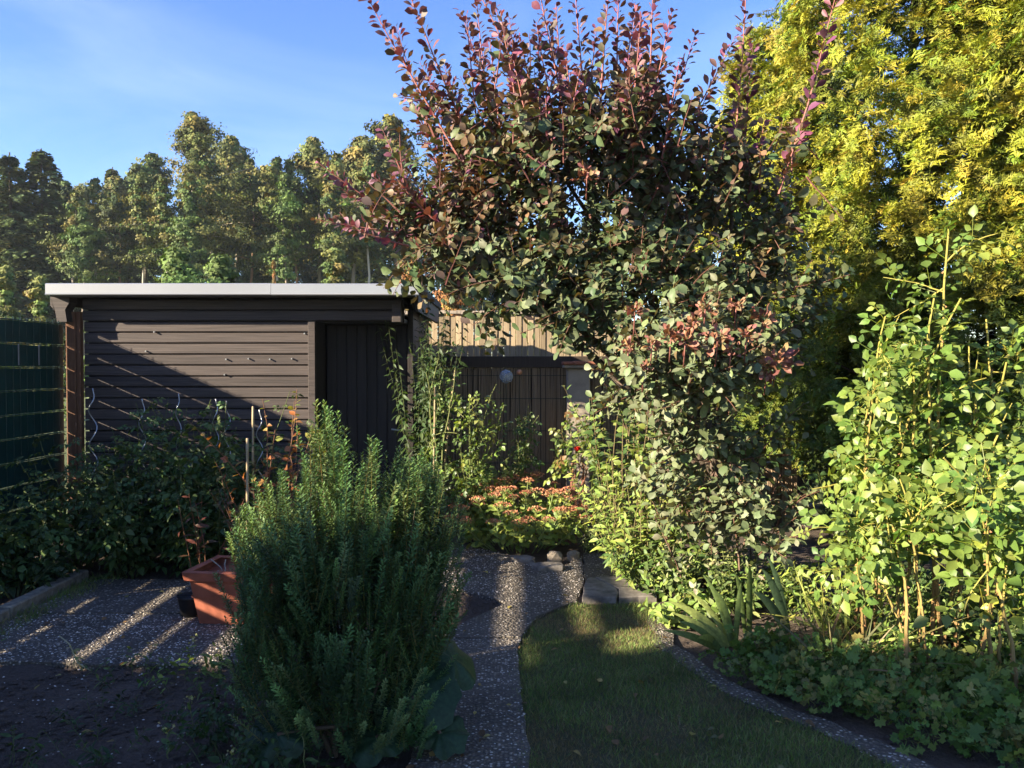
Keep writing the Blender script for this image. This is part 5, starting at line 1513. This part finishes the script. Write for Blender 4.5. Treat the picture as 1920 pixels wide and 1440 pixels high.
# ================================================================== BACKGROUND TREES
def bare_trunk(mb, r, H, r0, wob, col, top=.95, lean=0.0):
    n = 9
    pts = np.zeros((n, 3)); pts[:, 2] = np.linspace(0, H * top, n)
    pts[1:, 0] += np.cumsum(r.normal(0, wob, n - 1)) + lean * np.linspace(0, 1, n - 1) ** 1.3 * H; pts[1:, 1] += np.cumsum(r.normal(0, wob, n - 1))
    mb.tube(pts, np.linspace(r0, r0 * .2, n), 6, col)
    return pts
def proto_broad(seed, H, W, zlow, cols, nbr, nleaf, leaf, barkc, r0, clump=.9, lean=0.0, pointed=.5):
    r = np.random.default_rng(seed)
    tk = MB(); pts = bare_trunk(tk, r, H, r0, H * .008, barkc, .95, lean)
    cl = Cloud()
    sector = r.uniform(.45, 1.35, 9)
    for i in range(nbr):
        f = r.random() ** .9
        z = zlow + (H - zlow) * f
        q, _ = along(pts, np.array([min(.995, max(.02, z / H))])); q = q[0]
        a = r.uniform(0, 6.28)
        w = W * (min(1, (f + .25) / .5) * (1.0 - f) ** .85 * 1.5 + .05) * r.uniform(.25, 1.1) * sector[int(a / 6.29 * 9)] * (.8 + .4 * math.sin(f * 17 + seed))
        up = r.uniform(.15, .9) * (1 if f > .25 else .4)
        o_ = np.array([math.cos(a), math.sin(a), up])
        br = curve(r, q, o_, w * 1.15, 6, .12, .35)
        if i % 3 == 0: tk.tube(br, np.linspace(r0 * .2, r0 * .04, 6), 4, barkc)
        m = nleaf
        tt = .22 + .8 * r.random(m) ** .75
        p, tg = along(br, np.minimum(tt, 1))
        sg = clump * min(1, .35 + w * .4) * (.13 + .18 * np.sin(np.minimum(tt, 1) * 2.6))[:, None]
        off = r.normal(0, 1, (m, 3)) * sg * [1, 1, .6]
        base_c = pal(r, cols, 1, .20)
        cc = np.clip(base_c * (1 + r.normal(0, .18, (m, 1))), .01, .6)
        nv = nrm(o_ * [1, 1, .5]) * .9 + nrm(off) * .8 + np.array([0, 0, .3]) + r.normal(0, .4, (m, 3))
        cl.add(p + off, np.cross(nv, r.normal(0, 1, (m, 3))), nv, leaf * r.uniform(.6, 1.5, m), cc, 0)
    P_, R, S, C, K = cl.get()
    return tk.mesh('trunk', M['farbark'], True), cloud_mb(P_, R, S, C, K, T_TRI).mesh('crown', M['far_leaf'])
def proto_spruce(seed, H, W, zlow, cols, layers, leaf, sparse=1.0):
    r = np.random.default_rng(seed)
    tk = MB(); pts = bare_trunk(tk, r, H, H * .011, H * .001, (.10, .075, .055), 1.0)
    cl = Cloud()
    for i in range(layers):
        f = (i + r.random()) / layers
        z = zlow + (H - zlow) * f
        w = W * (1 - f) ** .8 * r.uniform(.75, 1.12) + .12
        nb = int(5 + 4 * (1 - f))
        for b in range(nb):
            a = r.uniform(0, 6.28); f_ = min(.97, max(0, f + r.normal(0, .7 / layers))); z = zlow + (H - zlow) * f_; w = (W * (1 - f_) ** .8 + .12) * r.uniform(.6, 1.15)
            m = int((14 + 22 * (1 - f)) * sparse)
            t_ = np.sqrt(r.random(m))
            o_ = np.array([math.cos(a), math.sin(a), 0]); sx = np.array([-math.sin(a), math.cos(a), 0])
            p = o_ * (t_ * w)[:, None] + sx * (r.normal(0, .14, m) * w * .8)[:, None] + np.array([0, 0, 1.0]) * (z - t_ * w * .35 + r.normal(0, .10, m))[:, None]
            c = np.clip(pal(r, cols, 1, .12) * (.75 + .5 * t_[:, None]), .01, .5)
            cl.add(p, o_ + sx * r.normal(0, .6, (m, 1)) + [0, 0, -.35], np.array([0, 0, .8]) + o_ * .8 + r.normal(0, .4, (m, 3)), leaf * r.uniform(.7, 1.4, m), c, 0)
    P_, R, S, C, K = cl.get()
    return tk.mesh('trunk', M['farbark'], True), cloud_mb(P_, R, S, C, K, T_QUAD).mesh('crown', M['far_leaf'])
OLIVE = [(.10, .11, .030), (.125, .125, .034), (.075, .095, .027), (.155, .135, .038)]
DEEP = [(.075, .105, .038), (.09, .12, .042), (.06, .085, .034)]
FRESH = [(.085, .13, .034), (.105, .145, .038), (.07, .11, .030)]
GOLDEN = [(.20, .14, .035), (.24, .15, .04), (.16, .13, .04), (.26, .12, .04)]
PR = {
    'broad': proto_broad(301, 12, 2.5, 6.2, OLIVE, 120, 165, .15, (.24, .20, .15), .14, 1.0),
    'broad2': proto_broad(302, 13, 2.2, 7.0, OLIVE + FRESH, 115, 165, .15, (.28, .24, .18), .13, 1.0),
    'birch': proto_broad(303, 13, 1.7, 7.6, OLIVE + FRESH[:1], 90, 130, .13, (.52, .45, .36), .11, .8, 0, .7),
    'slim': proto_broad(304, 11, 1.4, 5.6, FRESH, 75, 130, .13, (.30, .24, .18), .09, .8, 0, .7),
    'dark': proto_broad(305, 13, 2.5, 2.4, DEEP, 150, 165, .155, (.12, .095, .07), .16, 1.0),
    'spruce': proto_spruce(306, 14, 3.6, 1.2, DEEP + OLIVE[:1], 62, .19, 3.0),
    'spruce2': proto_spruce(307, 12, 3.1, 1.0, DEEP + OLIVE[:1], 54, .18, 3.0),
    'big': proto_broad(308, 17, 3.1, 8.4, OLIVE + OLIVE + FRESH[:1], 185, 150, .14, (.54, .46, .36), .16, .95, -.10, .7),
    'pine': proto_broad(309, 15, 2.2, 8.2, DEEP + OLIVE[:1], 85, 160, .14, (.32, .20, .12), .14, .9),
    'gold': proto_broad(310, 6, 1.4, .6, GOLDEN, 85, 160, .10, (.18, .13, .09), .07, .7),
    'shrub': proto_broad(311, 4.2, 1.9, .2, FRESH, 130, 190, .085, (.12, .1, .07), .06, .7),
    'young': proto_broad(312, 6.5, 1.6, .4, FRESH + OLIVE, 95, 170, .105, (.16, .13, .1), .07, .75),
}
def crown_top(me):
    a = np.zeros(len(me.vertices) * 3, np.float32); me.vertices.foreach_get('co', a)
    return float(np.percentile(a[2::3], 99.7))
TOP = {k: crown_top(v[1]) for k, v in PR.items()}
def tree(kind, name, label, px, py_top, d, H0, group, rz=None, wide=1.0):
    """copy of a grown tree standing at depth d, its top where the photograph shows it"""
    x = (px - 960) / F * d
    H = CAM_H + (687 - py_top) / F * d
    r = np.random.default_rng(int(px * 7 + d * 13 + 5000))
    t = thing(name, label, 'tree', (x, d, 0), group, r.uniform(0, 6.28) if rz is None else rz)
    s = H / TOP[kind]
    t.scale = (s * wide, s * wide, s)
    for nm, me in zip(('trunk', 'crown'), PR[kind]):
        o = bpy.data.objects.new(nm, me); link(o, t)
    return t
GRP = 'trees of the wood beyond the shed'
front = [('spruce', 'spruce_tree', 'dark spruce at the left edge above the fence', 22, 300, 46, 14), ('spruce2', 'spruce_tree', 'pointed dark spruce second from the left edge', 82, 292, 47, 12), ('dark', 'woodland_tree', 'dark leafy tree between the left spruces and the birches', 128, 345, 50, 13),
         ('birch', 'birch_tree', 'slim birch above the left end of the shed roof', 172, 338, 48, 13), ('broad', 'woodland_tree', 'olive green tree above the left part of the shed roof', 208, 330, 52, 12), ('pine', 'pine_tree', 'pine with dark tufted top left of the tallest tree', 238, 312, 54, 15),
         ('birch', 'birch_tree', 'thin birch just left of the tallest tree', 268, 345, 46, 13), ('broad2', 'woodland_tree', 'bluish tree top reaching beside the tallest tree', 290, 292, 55, 13), ('big', 'tall_birch', 'tallest tree of the wood with pale trunk and leaning top', 418, 222, 47, 17),
         ('broad2', 'woodland_tree', 'full crowned tree right behind the pale trunk', 440, 262, 54, 13), ('dark', 'woodland_tree', 'dark tree in the shade right of the pale trunk', 492, 330, 53, 13), ('birch', 'birch_tree', 'feathery birch left of the gap of sky', 512, 300, 46, 13),
         ('slim', 'woodland_tree', 'slim young tree under the gap of sky', 545, 330, 44, 11), ('broad2', 'woodland_tree', 'broad blue green tree left of the purple shoots', 590, 265, 50, 13), ('broad', 'woodland_tree', 'leafy tree with twiggy top behind the purple shoots', 650, 262, 48, 12),
         ('birch', 'birch_tree', 'birch behind the left arm of the smoke bush', 700, 290, 46, 13), ('broad', 'woodland_tree', 'olive tree showing through the left side of the smoke bush', 760, 230, 50, 12), ('dark', 'woodland_tree', 'dark tree behind the middle of the smoke bush', 860, 300, 52, 13),
         ('broad', 'woodland_tree', 'brownish olive tree filling the edge between the two left spruces', 52, 352, 50, 12), ('birch', 'birch_tree', 'slender leaning birch in front of the dark trees left', 140, 362, 45, 13), ('pine', 'pine_tree', 'straight trunked pine with thin crown above the left roof part', 226, 350, 47, 15),
         ('birch', 'birch_tree', 'birch with bare lower trunk left of the green bush', 312, 340, 44, 13), ('birch', 'birch_tree', 'thin birch standing before the tallest tree', 372, 332, 44, 13), ('pine', 'pine_tree', 'reddish trunked pine right of the tallest tree', 468, 296, 49, 15),
         ('broad', 'woodland_tree', 'yellowish olive tree above the seam of the roof edge', 530, 318, 52, 12), ('pine', 'pine_tree', 'tall thin pine before the blue gap of sky', 562, 300, 48, 15), ('birch', 'birch_tree', 'birch above the right part of the shed roof', 622, 290, 44, 13),
         ('slim', 'woodland_tree', 'young slim tree low in the wood left of the centre', 350, 372, 43, 11), ('slim', 'woodland_tree', 'small pale tree in front of the dark wood', 150, 390, 43, 11), ('young', 'woodland_tree', 'low yellowish tree at the far left over the fence', 15, 500, 26, 6.5), ('young', 'woodland_tree', 'bushy young tree just left of the shed roof', 78, 520, 22, 6.5)]
for a in front: tree(a[0], a[1], a[2], a[3], a[4], a[5], a[6], GRP, wide=(1.35 if 'spruce' in a[0] else 1.0), rz=(0.3 if a[0] == 'big' else None))
rr = np.random.default_rng(77)
KN = {'broad': 'olive tree', 'dark': 'dark tree', 'broad2': 'tall tree', 'spruce2': 'spruce', 'pine': 'pine', 'slim': 'slim tree'}
used = set()
for back, px in enumerate(list(range(-160, 960, 42)) + [1030, 1110, 1240, 1290]):
    kind = ['dark', 'broad', 'dark', 'spruce2', 'dark', 'pine'][back % 6]
    near_ = min(front, key=lambda f: abs(f[3] - px) + (1000 if (f[2], kind) in used else 0))
    used.add((near_[2], kind))
    tree(kind, 'woodland_tree', ('back row ' + KN[kind] + ' behind the ' + ' '.join(near_[2].replace('the wood', 'all').split()[:9])), px + rr.uniform(-15, 15), rr.uniform(325, 392), rr.uniform(57, 72), 12, 'back row trees of the wood')
# shrubs and small autumn trees between shed and wood
tree('shrub', 'evergreen_shrub', 'fresh green bush rising behind the shed roof', 330, 474, 17, 4.2, 'bushes behind the shed', wide=1.0)
tree('shrub', 'evergreen_shrub', 'second green bush behind the middle of the shed roof', 415, 484, 18, 4.2, 'bushes behind the shed')
tree('young', 'young_tree', 'low leafy tree behind the right part of the shed roof', 640, 470, 25, 6.5, 'bushes behind the shed')
tree('gold', 'autumn_tree', 'narrow golden bush behind the seam of the roof edge', 516, 492, 24, 6, 'autumn coloured bushes', wide=.3)
tree('gold', 'autumn_tree', 'orange autumn tree at the right end of the shed roof', 775, 440, 21, 6, 'autumn coloured bushes', wide=.7)
tree('gold', 'autumn_tree', 'yellow autumn tree above the board fence', 850, 490, 20, 6, 'autumn coloured bushes', wide=.8)
tree('young', 'young_tree', 'leafy tree behind the board fence under the smoke bush', 980, 460, 22, 6.5, 'bushes behind the shed')
tree('young', 'young_tree', 'green young tree behind the slim spruces on the far left', -60, 470, 24, 6.5, 'bushes behind the shed')
tree('young', 'young_tree', 'leafy tree hidden behind the smoke bush trunk', 1150, 440, 24, 6.5, 'bushes behind the shed')
tree('shrub', 'evergreen_shrub', 'bush on the other side of the left fence slats', -20, 600, 12.5, 4.2, 'bushes behind the shed')

# fallen leaves on lawn, path and soil
r = np.random.default_rng(400)
n = 170
x = np.concatenate([r.uniform(-.4, 1.6, 90), r.uniform(-3.2, -.9, 80)]); y = np.concatenate([r.uniform(3.0, 6.6, 90), r.uniform(3.0, 6.2, 80)])
c = Cloud()
c.add(np.stack([x, y, np.full(n, .026) + r.random(n) * .012], 1), np.stack([r.normal(0, 1, n), r.normal(0, 1, n), r.normal(0, .15, n)], 1), np.stack([r.normal(0, .25, n), r.normal(0, .25, n), np.ones(n)], 1), r.uniform(.022, .05, n), pal(r, [(.20, .12, .05), (.28, .18, .06), (.15, .09, .05), (.32, .26, .08), (.12, .12, .05)], n), r.integers(0, 3, n))
P_, R, S, C, K = c.get()
tag(cloud_mb(P_, R, S, C, K, T_OV).build('fallen_leaves', M['leaf'], None, True), 'scattered fallen leaves on lawn, path and soil', kind='stuff')

# ================================================================== thin morning air
hz = MB().box(-141, 141, -61, 161, -1.1, 24)
M['air'] = bpy.data.materials.new('air'); M['air'].use_nodes = True
n_ = M['air'].node_tree.nodes; l_ = M['air'].node_tree.links
n_.clear()
o_ = n_.new('ShaderNodeOutputMaterial'); v_ = n_.new('ShaderNodeVolumePrincipled')
v_.inputs['Color'].default_value = (0.80, 0.88, 1.0, 1); v_.inputs['Density'].default_value = 0.0004; v_.inputs['Anisotropy'].default_value = 0.2
l_.new(v_.outputs[0], o_.inputs['Volume'])
tag(hz.build('haze', M['air']), 'thin pale haze in the air', kind='stuff')
